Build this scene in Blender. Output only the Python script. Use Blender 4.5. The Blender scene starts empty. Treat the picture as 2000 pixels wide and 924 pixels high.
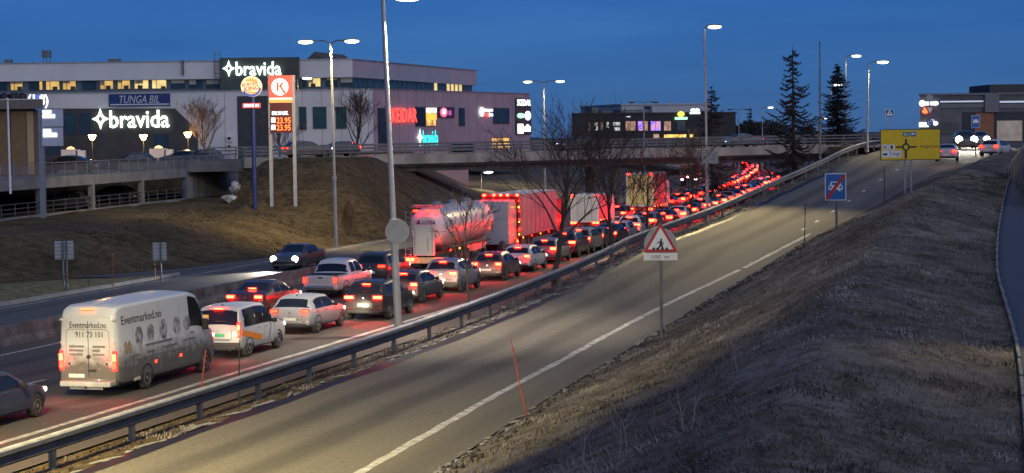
import bpy, bmesh, math, random
from mathutils import Vector, Matrix
random.seed(7)
R = math.radians
SC = bpy.context.scene
COL = SC.collection

# ------------------------------------------------------------------ camera
CAM_Z, FPX, PITCH, ROLL = 7.7, 3850.0, math.atan(200 / 3850.0), 0.012
fwd = Vector((0, math.cos(PITCH), -math.sin(PITCH)))
r0 = Vector((1, 0, 0)); u0 = Vector((0, math.sin(PITCH), math.cos(PITCH)))
cam_r = r0 * math.cos(ROLL) - u0 * math.sin(ROLL)
cam_u = u0 * math.cos(ROLL) + r0 * math.sin(ROLL)
cd = bpy.data.cameras.new('camera'); cam = bpy.data.objects.new('camera', cd); COL.objects.link(cam)
M = Matrix.Identity(4)
for i in range(3):
    M[i][0] = cam_r[i]; M[i][1] = cam_u[i]; M[i][2] = -fwd[i]
M.translation = Vector((0, 0, CAM_Z))
cam.matrix_world = M
cd.sensor_width = 36; cd.lens = 36 * FPX / 2000; cd.clip_start = 0.5; cd.clip_end = 6000
SC.camera = cam

# ------------------------------------------------------------------ sky and sun (blue hour)
w = bpy.data.worlds.new('World'); SC.world = w; w.use_nodes = True
nt = w.node_tree; bg = nt.nodes['Background']
sky = nt.nodes.new('ShaderNodeTexSky'); sky.sky_type = 'NISHITA'; sky.sun_disc = False
sky.sun_elevation = R(9); sky.sun_rotation = R(165); sky.ozone_density = 9; sky.air_density = 0.9; sky.dust_density = 0.0
mx = nt.nodes.new('ShaderNodeMix'); mx.data_type = 'RGBA'; mx.blend_type = 'MULTIPLY'; mx.inputs[0].default_value = 1
mx.inputs[7].default_value = (0.52, 0.58, 0.88, 1)
mx2 = nt.nodes.new('ShaderNodeMix'); mx2.data_type = 'RGBA'; mx2.inputs[0].default_value = 0.62
mx2.inputs[7].default_value = (0.24, 0.72, 2.15, 1)
nt.links.new(sky.outputs[0], mx.inputs[6]); nt.links.new(mx.outputs[2], mx2.inputs[6]); 
ctc = nt.nodes.new('ShaderNodeTexCoord'); cmp_ = nt.nodes.new('ShaderNodeMapping'); cmp_.inputs['Scale'].default_value = (2.2, 2.2, 16); cn = nt.nodes.new('ShaderNodeTexNoise'); cn.inputs['Scale'].default_value = 1.6; cn.inputs['Detail'].default_value = 5
nt.links.new(ctc.outputs['Generated'], cmp_.inputs[0]); nt.links.new(cmp_.outputs[0], cn.inputs['Vector'])
cr = nt.nodes.new('ShaderNodeValToRGB'); cr.color_ramp.elements[0].position = .40; cr.color_ramp.elements[1].position = .72; cr.color_ramp.elements[0].color = (1, 1, 1, 1); cr.color_ramp.elements[1].color = (1.55, 1.38, 1.22, 1)
nt.links.new(cn.outputs['Fac'], cr.inputs[0]); cm = nt.nodes.new('ShaderNodeMix'); cm.data_type = 'RGBA'; cm.blend_type = 'MULTIPLY'; cm.inputs[0].default_value = 1
nt.links.new(mx2.outputs[2], cm.inputs[6]); nt.links.new(cr.outputs[0], cm.inputs[7]); nt.links.new(cm.outputs[2], bg.inputs[0])
bg.inputs[1].default_value = 0.114
sl = bpy.data.lights.new('sun', 'SUN'); sl.energy = 1.2; sl.angle = R(90); sl.color = (0.92, 0.93, 1.0)
so = bpy.data.objects.new('sun', sl); COL.objects.link(so); so.rotation_euler = (R(52), 0, R(32))
SC.view_settings.view_transform = 'Standard'; SC.view_settings.look = 'None'
SC.view_settings.exposure = 0.0; SC.view_settings.gamma = 1.0
SC.render.engine = 'CYCLES'
SC.cycles.use_denoising = True
SC.cycles.max_bounces = 6; SC.cycles.diffuse_bounces = 2; SC.cycles.glossy_bounces = 2
SC.cycles.transparent_max_bounces = 6; SC.cycles.caustics_reflective = False; SC.cycles.caustics_refractive = False
SC.cycles.sample_clamp_indirect = 4.0

# ------------------------------------------------------------------ helpers
def smooth(a, b, x):
    t = min(1, max(0, (x - a) / (b - a))); return t * t * (3 - 2 * t)
def interp(x, pts):
    if x <= pts[0][0]:
        (a, b), (c, d) = pts[0], pts[1]
        return b + (x - a) * (d - b) / (c - a)
    for (a, b), (c, d) in zip(pts, pts[1:]):
        if x <= c: return b + (x - a) * (d - b) / (c - a)
    (a, b), (c, d) = pts[-2], pts[-1]
    return d + (x - c) * (d - b) / (c - a)
def sinterp(x, pts):               # monotone-ish smooth interpolation (Catmull-Rom)
    n = len(pts)
    if x <= pts[0][0] or x >= pts[-1][0]: return interp(x, pts)
    for i in range(n - 1):
        if x <= pts[i + 1][0]:
            x0, y0 = pts[i]; x1, y1 = pts[i + 1]; h = x1 - x0
            m0 = (y1 - pts[i - 1][1]) / (x1 - pts[i - 1][0]) if i > 0 else (y1 - y0) / h
            m1 = (pts[i + 2][1] - y0) / (pts[i + 2][0] - x0) if i < n - 2 else (y1 - y0) / h
            t = (x - x0) / h
            return ((2*t**3 - 3*t*t + 1) * y0 + (t**3 - 2*t*t + t) * h * m0 + (-2*t**3 + 3*t*t) * y1 + (t**3 - t*t) * h * m1)
def ray(px, py):
    return fwd * FPX + cam_r * (px - 1000) + cam_u * (462 - py)
def at(px, py, Y):                 # the point of the place seen at a pixel, at depth Y metres
    d = ray(px, py); k = Y / d.y
    return Vector((d.x * k, Y, CAM_Z + d.z * k))
def xat(px, Y, z):                 # X of the point at depth Y and height z that is seen in column px
    d0 = Vector((0, Y, z - CAM_Z)); dn = d0.dot(fwd); a = (px - 1000) / FPX
    # solve ((X,Y,z).cam_r) = a * ((X,Y,z).fwd)
    return (a * dn - d0.dot(cam_r)) / cam_r.x

class MB:
    def __init__(s): s.v = []; s.f = []; s.m = []; s.uv = None
    def add(s, vs, fs, mi=0):
        o = len(s.v); s.v.extend([tuple(p) for p in vs]); s.f.extend([tuple(i + o for i in f) for f in fs]); s.m.extend([mi] * len(fs))
    def box(s, c, d, rot=None, mi=0, mat=None):
        x, y, z = d[0] / 2, d[1] / 2, d[2] / 2
        vs = [Vector(p) for p in ((-x,-y,-z),(x,-y,-z),(x,y,-z),(-x,y,-z),(-x,-y,z),(x,-y,z),(x,y,z),(-x,y,z))]
        if rot is not None:
            mt = Matrix.Rotation(rot, 3, 'Z') if not isinstance(rot, Matrix) else rot
            vs = [mt @ p for p in vs]
        c = Vector(c); vs = [p + c for p in vs]
        s.add(vs, [(3,2,1,0),(4,5,6,7),(0,1,5,4),(1,2,6,5),(2,3,7,6),(3,0,4,7)], mi)
    def rbox(s, c, d, b, rot=None, mi=0):      # box with bevelled edges
        bm = bmesh.new(); bmesh.ops.create_cube(bm, size=1)
        for p in bm.verts: p.co = Vector((p.co.x * d[0], p.co.y * d[1], p.co.z * d[2]))
        bmesh.ops.bevel(bm, geom=list(bm.edges), offset=b, segments=2, profile=0.6, affect='EDGES')
        mt = Matrix.Identity(3) if rot is None else (Matrix.Rotation(rot, 3, 'Z') if not isinstance(rot, Matrix) else rot)
        bm.verts.index_update(); c = Vector(c)
        s.add([mt @ p.co + c for p in bm.verts], [[q.index for q in f.verts] for f in bm.faces], mi); bm.free()
    def tube(s, p0, p1, a, b=None, n=8, mi=0, caps=True):
        b = a if b is None else b; p0 = Vector(p0); p1 = Vector(p1); d = (p1 - p0)
        if d.length < 1e-6: return
        d.normalize(); u = d.orthogonal().normalized(); w_ = d.cross(u)
        vs = []
        for p, r in ((p0, a), (p1, b)):
            for i in range(n):
                t = 2 * math.pi * i / n; vs.append(p + (u * math.cos(t) + w_ * math.sin(t)) * r)
        fs = [(i, (i + 1) % n, n + (i + 1) % n, n + i) for i in range(n)]
        if caps: fs += [tuple(range(n - 1, -1, -1)), tuple(range(n, 2 * n))]
        s.add(vs, fs, mi)
    def path(s, pts, rad, n=6, mi=0):
        for i in range(len(pts) - 1):
            ra = rad[i] if isinstance(rad, (list, tuple)) else rad; rb = rad[i + 1] if isinstance(rad, (list, tuple)) else rad
            s.tube(pts[i], pts[i + 1], ra, rb, n, mi)
    def lathe(s, prof, n=24, axis='X', c=(0, 0, 0), mi=0):   # prof: (along, radius)
        vs = []
        for a, r in prof:
            for i in range(n):
                t = 2 * math.pi * i / n; p = (a, r * math.cos(t), r * math.sin(t))
                if axis == 'Y': p = (p[1], p[0], p[2])
                if axis == 'Z': p = (p[1], p[2], p[0])
                vs.append((p[0] + c[0], p[1] + c[1], p[2] + c[2]))
        fs = []
        for k in range(len(prof) - 1):
            for i in range(n):
                fs.append((k*n + i, k*n + (i+1) % n, (k+1)*n + (i+1) % n, (k+1)*n + i))
        fs.append(tuple(range(n - 1, -1, -1))); fs.append(tuple((len(prof)-1)*n + i for i in range(n)))
        s.add(vs, fs, mi)
    def prism(s, poly, z0, z1, mi=0):             # footprint polygon, counter-clockwise
        n = len(poly); vs = [(p[0], p[1], z0) for p in poly] + [(p[0], p[1], z1) for p in poly]
        s.add(vs, [tuple(range(n - 1, -1, -1)), tuple(range(n, 2 * n))] + [(i, (i+1) % n, n + (i+1) % n, n + i) for i in range(n)], mi)
    def plate(s, poly, mt, thick=0.01, mi=0):     # flat outline in local x,z, thickness along local y (front at -y)
        n = len(poly)
        vs = [mt @ Vector((p[0], 0, p[1])) for p in poly] + [mt @ Vector((p[0], thick, p[1])) for p in poly]
        s.add(vs, [tuple(range(n)), tuple(range(2*n - 1, n - 1, -1))] + [(i, n + i, n + (i+1) % n, (i+1) % n) for i in range(n)], mi)
    def build(s, name, mats, parent=None, sm=None, loc=None):
        me = bpy.data.meshes.new(name); me.from_pydata(s.v, [], s.f)
        mats = mats if isinstance(mats, (list, tuple)) else [mats]
        for m_ in mats: me.materials.append(m_)
        if len(mats) > 1: me.polygons.foreach_set('material_index', s.m)
        me.validate(); me.update()
        if sm is not None:
            me.polygons.foreach_set('use_smooth', [True] * len(me.polygons)); me.set_sharp_from_angle(angle=R(sm))
        return link(name, me, parent, loc)
def link(name, me, parent=None, loc=None):
    o = bpy.data.objects.new(name, me); COL.objects.link(o)
    if parent is not None: o.parent = parent
    if loc is not None: o.location = loc
    return o
def recalc(o):
    bm = bmesh.new(); bm.from_mesh(o.data); bmesh.ops.recalc_face_normals(bm, faces=bm.faces); bm.to_mesh(o.data); bm.free(); return o
def tag(o, label=None, cat=None, group=None, kind=None):
    if label: o['label'] = label
    if cat: o['category'] = cat
    if group: o['group'] = group
    if kind: o['kind'] = kind
    return o
def thing(name, label, cat, loc=(0, 0, 0), rz=0.0, group=None):
    o = bpy.data.objects.new(name, None); COL.objects.link(o); o.location = loc; o.rotation_euler = (0, 0, rz)
    o.empty_display_size = 0.3
    return tag(o, label, cat, group)
def copy_tree(o, parent=None):
    c = o.copy(); COL.objects.link(c); c.parent = parent
    for ch in list(o.children): copy_tree(ch, c)
    return c

# ------------------------------------------------------------------ materials
MATS = {}
def mat(name, col, rough=0.7, metal=0.0, var=0.15, scale=3.0, bump=0.0, bscale=20.0, coat=0.0, emit=None, es=0.0, col2=None, detail=5, coords='Object', spec=0.5, stretch=None):
    if name in MATS: return MATS[name]
    m = bpy.data.materials.new(name); m.use_nodes = True; t = m.node_tree; N = t.nodes; L = t.links
    b = N['Principled BSDF']; b.inputs['Roughness'].default_value = rough; b.inputs['Metallic'].default_value = metal
    b.inputs['Specular IOR Level'].default_value = spec
    if coat: b.inputs['Coat Weight'].default_value = coat; b.inputs['Coat Roughness'].default_value = 0.06
    c4 = (*col, 1)
    tc = N.new('ShaderNodeTexCoord'); src = tc.outputs[coords]
    if stretch:
        mp = N.new('ShaderNodeMapping'); mp.inputs['Scale'].default_value = stretch; L.new(src, mp.inputs[0]); src = mp.outputs[0]
    if var or col2:
        n = N.new('ShaderNodeTexNoise'); n.inputs['Scale'].default_value = scale; n.inputs['Detail'].default_value = detail; L.new(src, n.inputs['Vector'])
        rp = N.new('ShaderNodeValToRGB'); rp.color_ramp.elements[0].position = 0.3; rp.color_ramp.elements[1].position = 0.7
        a = col if col2 is None else col2
        rp.color_ramp.elements[0].color = (*[x * (1 - var) for x in a], 1); rp.color_ramp.elements[1].color = (*[min(1, x * (1 + var)) for x in col], 1)
        L.new(n.outputs['Fac'], rp.inputs[0]); L.new(rp.outputs[0], b.inputs['Base Color'])
    else: b.inputs['Base Color'].default_value = c4
    if bump:
        n2 = N.new('ShaderNodeTexNoise'); n2.inputs['Scale'].default_value = bscale; n2.inputs['Detail'].default_value = 6; L.new(src, n2.inputs['Vector'])
        bp = N.new('ShaderNodeBump'); bp.inputs['Strength'].default_value = bump; bp.inputs['Distance'].default_value = 0.05
        L.new(n2.outputs['Fac'], bp.inputs['Height']); L.new(bp.outputs[0], b.inputs['Normal'])
    if emit: b.inputs['Emission Color'].default_value = (*emit, 1); b.inputs['Emission Strength'].default_value = es
    MATS[name] = m; return m
def glow(name, col, s):
    return mat(name, tuple(min(0.8, c * 0.6 + 0.1) for c in col), 0.4, var=0, emit=col, es=s)
def paint(name, col, rough=0.32, dirt=0.55, dz=0.75, metal=0.0):   # car paint, with road dirt on the lower body
    if name in MATS: return MATS[name]
    m = bpy.data.materials.new(name); m.use_nodes = True; t = m.node_tree; N = t.nodes; L = t.links
    b = N['Principled BSDF']; b.inputs['Metallic'].default_value = metal; b.inputs['Coat Weight'].default_value = 0.35; b.inputs['Coat Roughness'].default_value = 0.12
    tc = N.new('ShaderNodeTexCoord'); n = N.new('ShaderNodeTexNoise'); n.inputs['Scale'].default_value = 4; n.inputs['Detail'].default_value = 6
    L.new(tc.outputs['Object'], n.inputs['Vector'])
    sx = N.new('ShaderNodeSeparateXYZ'); L.new(tc.outputs['Object'], sx.inputs[0])
    ad = N.new('ShaderNodeMath'); ad.operation = 'MULTIPLY_ADD'; ad.inputs[1].default_value = 0.9; L.new(n.outputs['Fac'], ad.inputs[0]); L.new(sx.outputs['Z'], ad.inputs[2])
    mr = N.new('ShaderNodeMapRange'); mr.inputs['From Min'].default_value = dz + 0.7; mr.inputs['From Max'].default_value = dz + 0.05
    mr.inputs['To Min'].default_value = 0.08; mr.inputs['To Max'].default_value = dirt; L.new(ad.outputs[0], mr.inputs['Value'])
    mxn = N.new('ShaderNodeMix'); mxn.data_type = 'RGBA'; mxn.inputs[6].default_value = (*col, 1); mxn.inputs[7].default_value = (0.085, 0.076, 0.062, 1)
    L.new(mr.outputs[0], mxn.inputs[0]); L.new(mxn.outputs[2], b.inputs['Base Color'])
    mr2 = N.new('ShaderNodeMapRange'); mr2.inputs['To Min'].default_value = rough; mr2.inputs['To Max'].default_value = 0.85; L.new(mr.outputs[0], mr2.inputs['Value'])
    L.new(mr2.outputs[0], b.inputs['Roughness'])
    MATS[name] = m; return m

CONC = mat('concrete', (0.24, 0.235, 0.225), 0.9, var=0.25, scale=0.8, bump=0.3, bscale=8)
CONC_D = mat('dark_concrete', (0.13, 0.128, 0.125), 0.9, var=0.3, scale=0.7, bump=0.3, bscale=6)
STEEL = mat('galvanised_steel', (0.34, 0.35, 0.36), 0.5, 0.6, var=0.2, scale=2.5)
STEEL_D = mat('weathered_steel', (0.16, 0.165, 0.175), 0.55, 0.5, var=0.25, scale=2.5)
BLACK = mat('black_plastic', (0.018, 0.018, 0.02), 0.6, var=0.2)
RUB = mat('tyre_rubber', (0.035, 0.033, 0.03), 0.9, var=0.4, scale=8)
RIM = mat('alloy_rim', (0.32, 0.31, 0.29), 0.45, 0.7, var=0.3, scale=8)
GLASS = mat('dark_glass', (0.012, 0.014, 0.017), 0.08, var=0, spec=0.8)
WHITE = mat('white_paint', (0.75, 0.75, 0.73), 0.5, var=0.06)
REDL = glow('brake_light_red', (1.0, 0.0036, 0.0011), 330.0)
REDT = glow('tail_light_red', (1.0, 0.008, 0.002), 30.0)
REDM = glow('marker_light_red', (1.0, 0.006, 0.0015), 70.0)
HEAD = glow('headlight_white', (1.0, 0.95, 0.82), 14.0)
LAMP = glow('street_lamp_lens', (1.0, 0.93, 0.76), 7.0)
AMBER = glow('indicator_amber', (1.0, 0.30, 0.02), 14.0)
REDH = glow('brake_lamp_halo', (1.0, 0.004, 0.002), 5.0)  # housing glows red as the halo round lit brake lamps
DLENS = mat('dark_red_lens', (0.16, 0.006, 0.006), 0.25, var=0.1)
PLATE = mat('licence_plate', (0.62, 0.62, 0.58), 0.5, var=0.15, scale=20)
PLATEG = mat('green_licence_plate', (0.05, 0.42, 0.16), 0.5, var=0.1, scale=20)
CHROME = mat('chrome_trim', (0.55, 0.55, 0.55), 0.25, 0.9, var=0.1)
BARK = mat('bark', (0.055, 0.042, 0.034), 0.95, var=0.35, scale=4)

_txt = {}
def text_mesh(s, bold=0.0, shear=0.0, ext=0.02):
    k = (s, bold, shear, ext)
    if k in _txt: return _txt[k]
    cu = bpy.data.curves.new('t', 'FONT'); cu.body = s; cu.offset = bold; cu.shear = shear; cu.extrude = ext; cu.resolution_u = 2; cu.size = 1
    o = bpy.data.objects.new('t', cu); COL.objects.link(o)
    bpy.context.view_layer.update()
    me = bpy.data.meshes.new_from_object(o.evaluated_get(bpy.context.evaluated_depsgraph_get()))
    bpy.data.objects.remove(o); _txt[k] = me
    return me
def text_on(name, s, parent, material, mt, x0, x1, z0, z1, depth=0.02, bold=0.0, shear=0.0, flip=False):
    """text fitted in the rectangle x0..x1, z0..z1 of a local frame mt (x right, y into the wall, z up)"""
    src = text_mesh(s, bold, shear, 0.5)
    xs = [v.co.x for v in src.vertices]; ys = [v.co.y for v in src.vertices]
    a, b, c, d = min(xs), max(xs), min(ys), max(ys)
    me = src.copy(); me.name = name
    for v in me.vertices:
        x, y, z = v.co
        v.co = mt @ Vector((x0 + (x - a) / (b - a) * (x1 - x0), -z * depth - depth / 2, z0 + (y - c) / (d - c) * (z1 - z0)))
    me.materials.clear(); me.materials.append(material); me.update()
    return link(name, me, parent)
def frame(p, ang):      # local frame at p whose x axis points at angle ang in plan; front of the face looks to local -y
    return Matrix.Translation(Vector(p)) @ Matrix.Rotation(ang, 4, 'Z')
def disc_poly(cx, cz, r, n=32, a0=0.0, a1=2 * math.pi, rz=None):
    rz = r if rz is None else rz
    full = abs(a1 - a0 - 2 * math.pi) < 1e-6
    return [(cx + r * math.cos(a0 + (a1 - a0) * i / (n if full else n - 1)), cz + rz * math.sin(a0 + (a1 - a0) * i / (n if full else n - 1))) for i in range(n)]
# ------------------------------------------------------------------ the roads' lines in plan
YC = 75.0
def edge(Y):                       # right edge line of the queue's carriageway (X at depth Y)
    x = -4.6 + 0.275 * (Y - 80.7)
    if Y > YC:
        d = min(Y, 480) - YC; x -= d * d / 4000.0
        if Y > 480: x -= (Y - 480) * (480 - YC) / 2000.0
    return x
def eslope(Y): return (edge(Y + 0.5) - edge(Y - 0.5))
def ehead(Y): return -math.atan(eslope(Y))      # z rotation that turns local +Y along the road
GP = [(110, 6.45), (128, 13.2), (143, 18.6), (158, 24.6), (178, 32.0), (190, 36.5)]
def rail(Y): return edge(Y) + 3.3 if Y <= 110 else sinterp(Y, [(100, edge(100) + 3.3)] + GP)
LP = [(20, -9.3), (45, -3.5), (60.7, 0.16), (84, 6.3), (112, 15.6), (135, 24.3), (148, 29.4), (158, 34.0), (165, 38.5), (170, 43.5), (173, 50.0)]
def rline(Y): return sinterp(Y, LP)
ZP = [(40, 0.0), (60, 0.0), (70, 0.03), (84, 0.22), (100, 0.62), (112, 1.15), (128, 2.05), (143, 3.1), (158, 4.4), (170, 5.4), (180, 5.85), (195, 6.0), (220, 6.0)]
def zr(Y): return max(0.0, sinterp(min(max(Y, 40), 219), ZP))
def rleft(Y): return rail(Y) + 1.15
def rright(Y): return rline(Y) + interp(min(max(Y, 40), 160), [(40, 1.75), (80, 1.65), (95, 1.2), (112, .6), (160, .8)])
PXT = [(20, 5.4), (40, 10.35), (60, 14.85), (90, 22.5), (130, 33.2), (170, 44.5)]
def pathx(Y): return sinterp(Y, PXT)
PZ = [(10, 2.6), (40, 3.1), (60, 3.5), (90, 4.2), (130, 5.0), (160, 5.7), (175, 5.95), (200, 6.0)]
def pathz(Y): return interp(min(Y, 200), PZ)
TOE = [(60, 34), (106, 30), (117, 24.2), (130, 22.6), (147, 22.0), (200, 22.0)]
def toe(Y): return edge(Y) - interp(min(max(Y, 60), 200), TOE)
def hash2(i, j):
    n = math.sin(i * 127.1 + j * 311.7) * 43758.5453; return n - math.floor(n)
def vnoise(x, y):
    i, j = math.floor(x), math.floor(y); fx, fy = x - i, y - j; fx = fx*fx*(3-2*fx); fy = fy*fy*(3-2*fy)
    return (hash2(i, j) * (1-fx) + hash2(i+1, j) * fx) * (1-fy) + (hash2(i, j+1) * (1-fx) + hash2(i+1, j+1) * fx) * fy
def ground(X, Y):
    e = edge(Y); tx = toe(Y); low = -0.06
    if X <= tx:                                        # far bank, abutment hill, ground round the buildings
        u = tx - X
        h = low + 2.0 * smooth(0, 10, u) + 0.35 * smooth(8, 22, u)
        # abutment hill: a flat top at 5.75 with slopes
        dx = max(0, X - (-12.5), -20.5 - X); dy = max(0, 164 - Y)
        d = math.hypot(dx, dy * (.52 if X < -12.5 else .8))
        hill = 5.75 - 0.50 * d
        if X < -20.5 and 100 < Y < 192: hill = 5.75 - 0.85 * d
        g = 5.0 if Y > 194 else -9
        if X > -18 and Y > 194: g = min(5.6, 5.75 - 0.5 * max(0, X + 12.5))
        hh = max(h, hill, g)
        if u < 10: hh = min(hh, low + 0.62 * u + 0.02)
        n = 0.16 * (vnoise(X * 0.35, Y * 0.35) - 0.5) + 0.02 * (vnoise(X * 1.3, Y * 1.3) - 0.5)
        return hh + n * smooth(0, 3, u)
    if X <= e + 2.7: return low
    rl, rr, z = rleft(Y), rright(Y), zr(Y)
    if Y > 172:                                         # plateau of the roundabout
        k = smooth(172, 178, Y)
        base = max(low, z - 0.06 - max(0, rl - X) * 0.5)
        return base if X < rr else (z - 0.06 if k > 0 else base)
    if X < rl:
        g0 = max(low, z - 0.05 - max(0, rail(Y) - 0.6 - X) * 0.5)
        return g0 + 0.05 * (vnoise(X * 3, Y * 3) - 0.2) * smooth(rail(Y) - 0.6, rail(Y) - 0.2, X) * (1 - smooth(rl - .3, rl, X))
    if X <= rr: return z - 0.06
    px_, pz_ = pathx(Y), pathz(Y)
    wd = max(3.0, px_ - rr)
    d = X - rr
    if d >= wd: return pz_ - 0.05 if d < wd + 3.2 else pz_ - 0.05 + 0.25 * min(8, d - wd - 3.2)
    t = d / wd
    zc = max(pz_ + 0.55 - 0.5 * smooth(80, 140, Y), z + 0.25)
    if t < 0.7:
        q = t / 0.7; h = z - 0.04 + (zc - z) * (0.75 * q + 0.25 * smooth(0, 1, q)) 
        h = z - 0.04 + (zc - z) * (q ** 1.12 * 0.75 + 0.25 * smooth(0, 1, q))
    else: h = zc + (pz_ - 0.05 - zc) * smooth(0.7, 1.0, t)
    n = 0.28 * (vnoise(X * 0.5 + 9, Y * 0.5) - 0.5) + 0.14 * (vnoise(X * 1.6, Y * 1.6) - 0.5) + 0.05 * (vnoise(X * 5, Y * 5) - 0.5)
    return h + n * smooth(0, 2.2, d) * smooth(0, 1.5, wd - d)

def axis(segs):
    out = []
    for a, b, st in segs:
        n = max(1, round((b - a) / st)); out += [a + (b - a) * i / n for i in range(n)]
    out.append(segs[-1][1]); return out
def terrain():
    xs = axis([(-2600, -300, 230), (-300, -80, 22), (-80, -46, 2.5), (-46, -14, 0.8), (-14, 32, 0.42), (32, 80, 1.2), (80, 300, 14), (300, 2600, 230)])
    ys = axis([(-60, 16, 6), (16, 60, 0.42), (60, 120, 0.7), (120, 200, 0.9), (200, 320, 6), (320, 900, 40), (900, 3200, 250)])
    nx = len(xs); vs = []; fs = []
    for y in ys:
        for x in xs: vs.append((x, y, ground(x, min(max(y, 14), 600)) if y < 330 or abs(x) < 320 else (4.5 if x < -40 else -0.1)))
    for j in range(len(ys) - 1):
        for i in range(nx - 1): fs.append((j*nx + i, j*nx + i + 1, (j+1)*nx + i + 1, (j+1)*nx + i))
    m = MB(); m.v = vs; m.f = fs; m.m = [0] * len(fs)
    return m
def grass_material():
    m = bpy.data.materials.new('winter_grass'); m.use_nodes = True; t = m.node_tree; N = t.nodes; L = t.links
    b = N['Principled BSDF']; b.inputs['Roughness'].default_value = 1.0; b.inputs['Specular IOR Level'].default_value = 0.1
    tc = N.new('ShaderNodeTexCoord')
    n1 = N.new('ShaderNodeTexNoise'); n1.inputs['Scale'].default_value = 0.28; n1.inputs['Detail'].default_value = 8
    n2 = N.new('ShaderNodeTexNoise'); n2.inputs['Scale'].default_value = 9; n2.inputs['Detail'].default_value = 6
    n3 = N.new('ShaderNodeTexNoise'); n3.inputs['Scale'].default_value = 1.7; n3.inputs['Detail'].default_value = 5
    for n in (n1, n2, n3): L.new(tc.outputs['Object'], n.inputs['Vector'])
    r1 = N.new('ShaderNodeValToRGB'); r1.color_ramp.elements[0].position = 0.32; r1.color_ramp.elements[1].position = 0.68
    r1.color_ramp.elements[0].color = (0.078, 0.072, 0.068, 1); r1.color_ramp.elements[1].color = (0.150, 0.136, 0.124, 1)
    r2 = N.new('ShaderNodeValToRGB'); r2.color_ramp.elements[0].position = 0.3; r2.color_ramp.elements[1].position = 0.75
    r2.color_ramp.elements[0].color = (0.70, 0.70, 0.70, 1); r2.color_ramp.elements[1].color = (1.35, 1.32, 1.25, 1)
    r3 = N.new('ShaderNodeValToRGB'); r3.color_ramp.elements[0].position = 0.35; r3.color_ramp.elements[1].position = 0.6
    r3.color_ramp.elements[0].color = (0.6, 0.58, 0.5, 1); r3.color_ramp.elements[1].color = (1.1, 1.1, 1.1, 1)
    L.new(n1.outputs['Fac'], r1.inputs[0]); L.new(n2.outputs['Fac'], r2.inputs[0]); L.new(n3.outputs['Fac'], r3.inputs[0])
    a = N.new('ShaderNodeMix'); a.data_type = 'RGBA'; a.blend_type = 'MULTIPLY'; a.inputs[0].default_value = 1
    L.new(r1.outputs[0], a.inputs[6]); L.new(r2.outputs[0], a.inputs[7])
    c = N.new('ShaderNodeMix'); c.data_type = 'RGBA'; c.blend_type = 'MULTIPLY'; c.inputs[0].default_value = 1
    L.new(a.outputs[2], c.inputs[6]); L.new(r3.outputs[0], c.inputs[7])
    sx_ = N.new('ShaderNodeSeparateXYZ'); L.new(tc.outputs['Object'], sx_.inputs[0]); mr = N.new('ShaderNodeMapRange'); mr.inputs['From Min'].default_value = -2; mr.inputs['From Max'].default_value = -9; L.new(sx_.outputs['X'], mr.inputs['Value'])
    dd = N.new('ShaderNodeMix'); dd.data_type = 'RGBA'; dd.blend_type = 'MULTIPLY'; dd.inputs[7].default_value = (.84, .70, .45, 1); L.new(mr.outputs[0], dd.inputs[0]); L.new(c.outputs[2], dd.inputs[6]); L.new(dd.outputs[2], b.inputs['Base Color'])
    bp = N.new('ShaderNodeBump'); bp.inputs['Strength'].default_value = 0.35; bp.inputs['Distance'].default_value = 0.05
    L.new(n2.outputs['Fac'], bp.inputs['Height']); L.new(bp.outputs[0], b.inputs['Normal'])
    return m
GRASS = grass_material()
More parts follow.
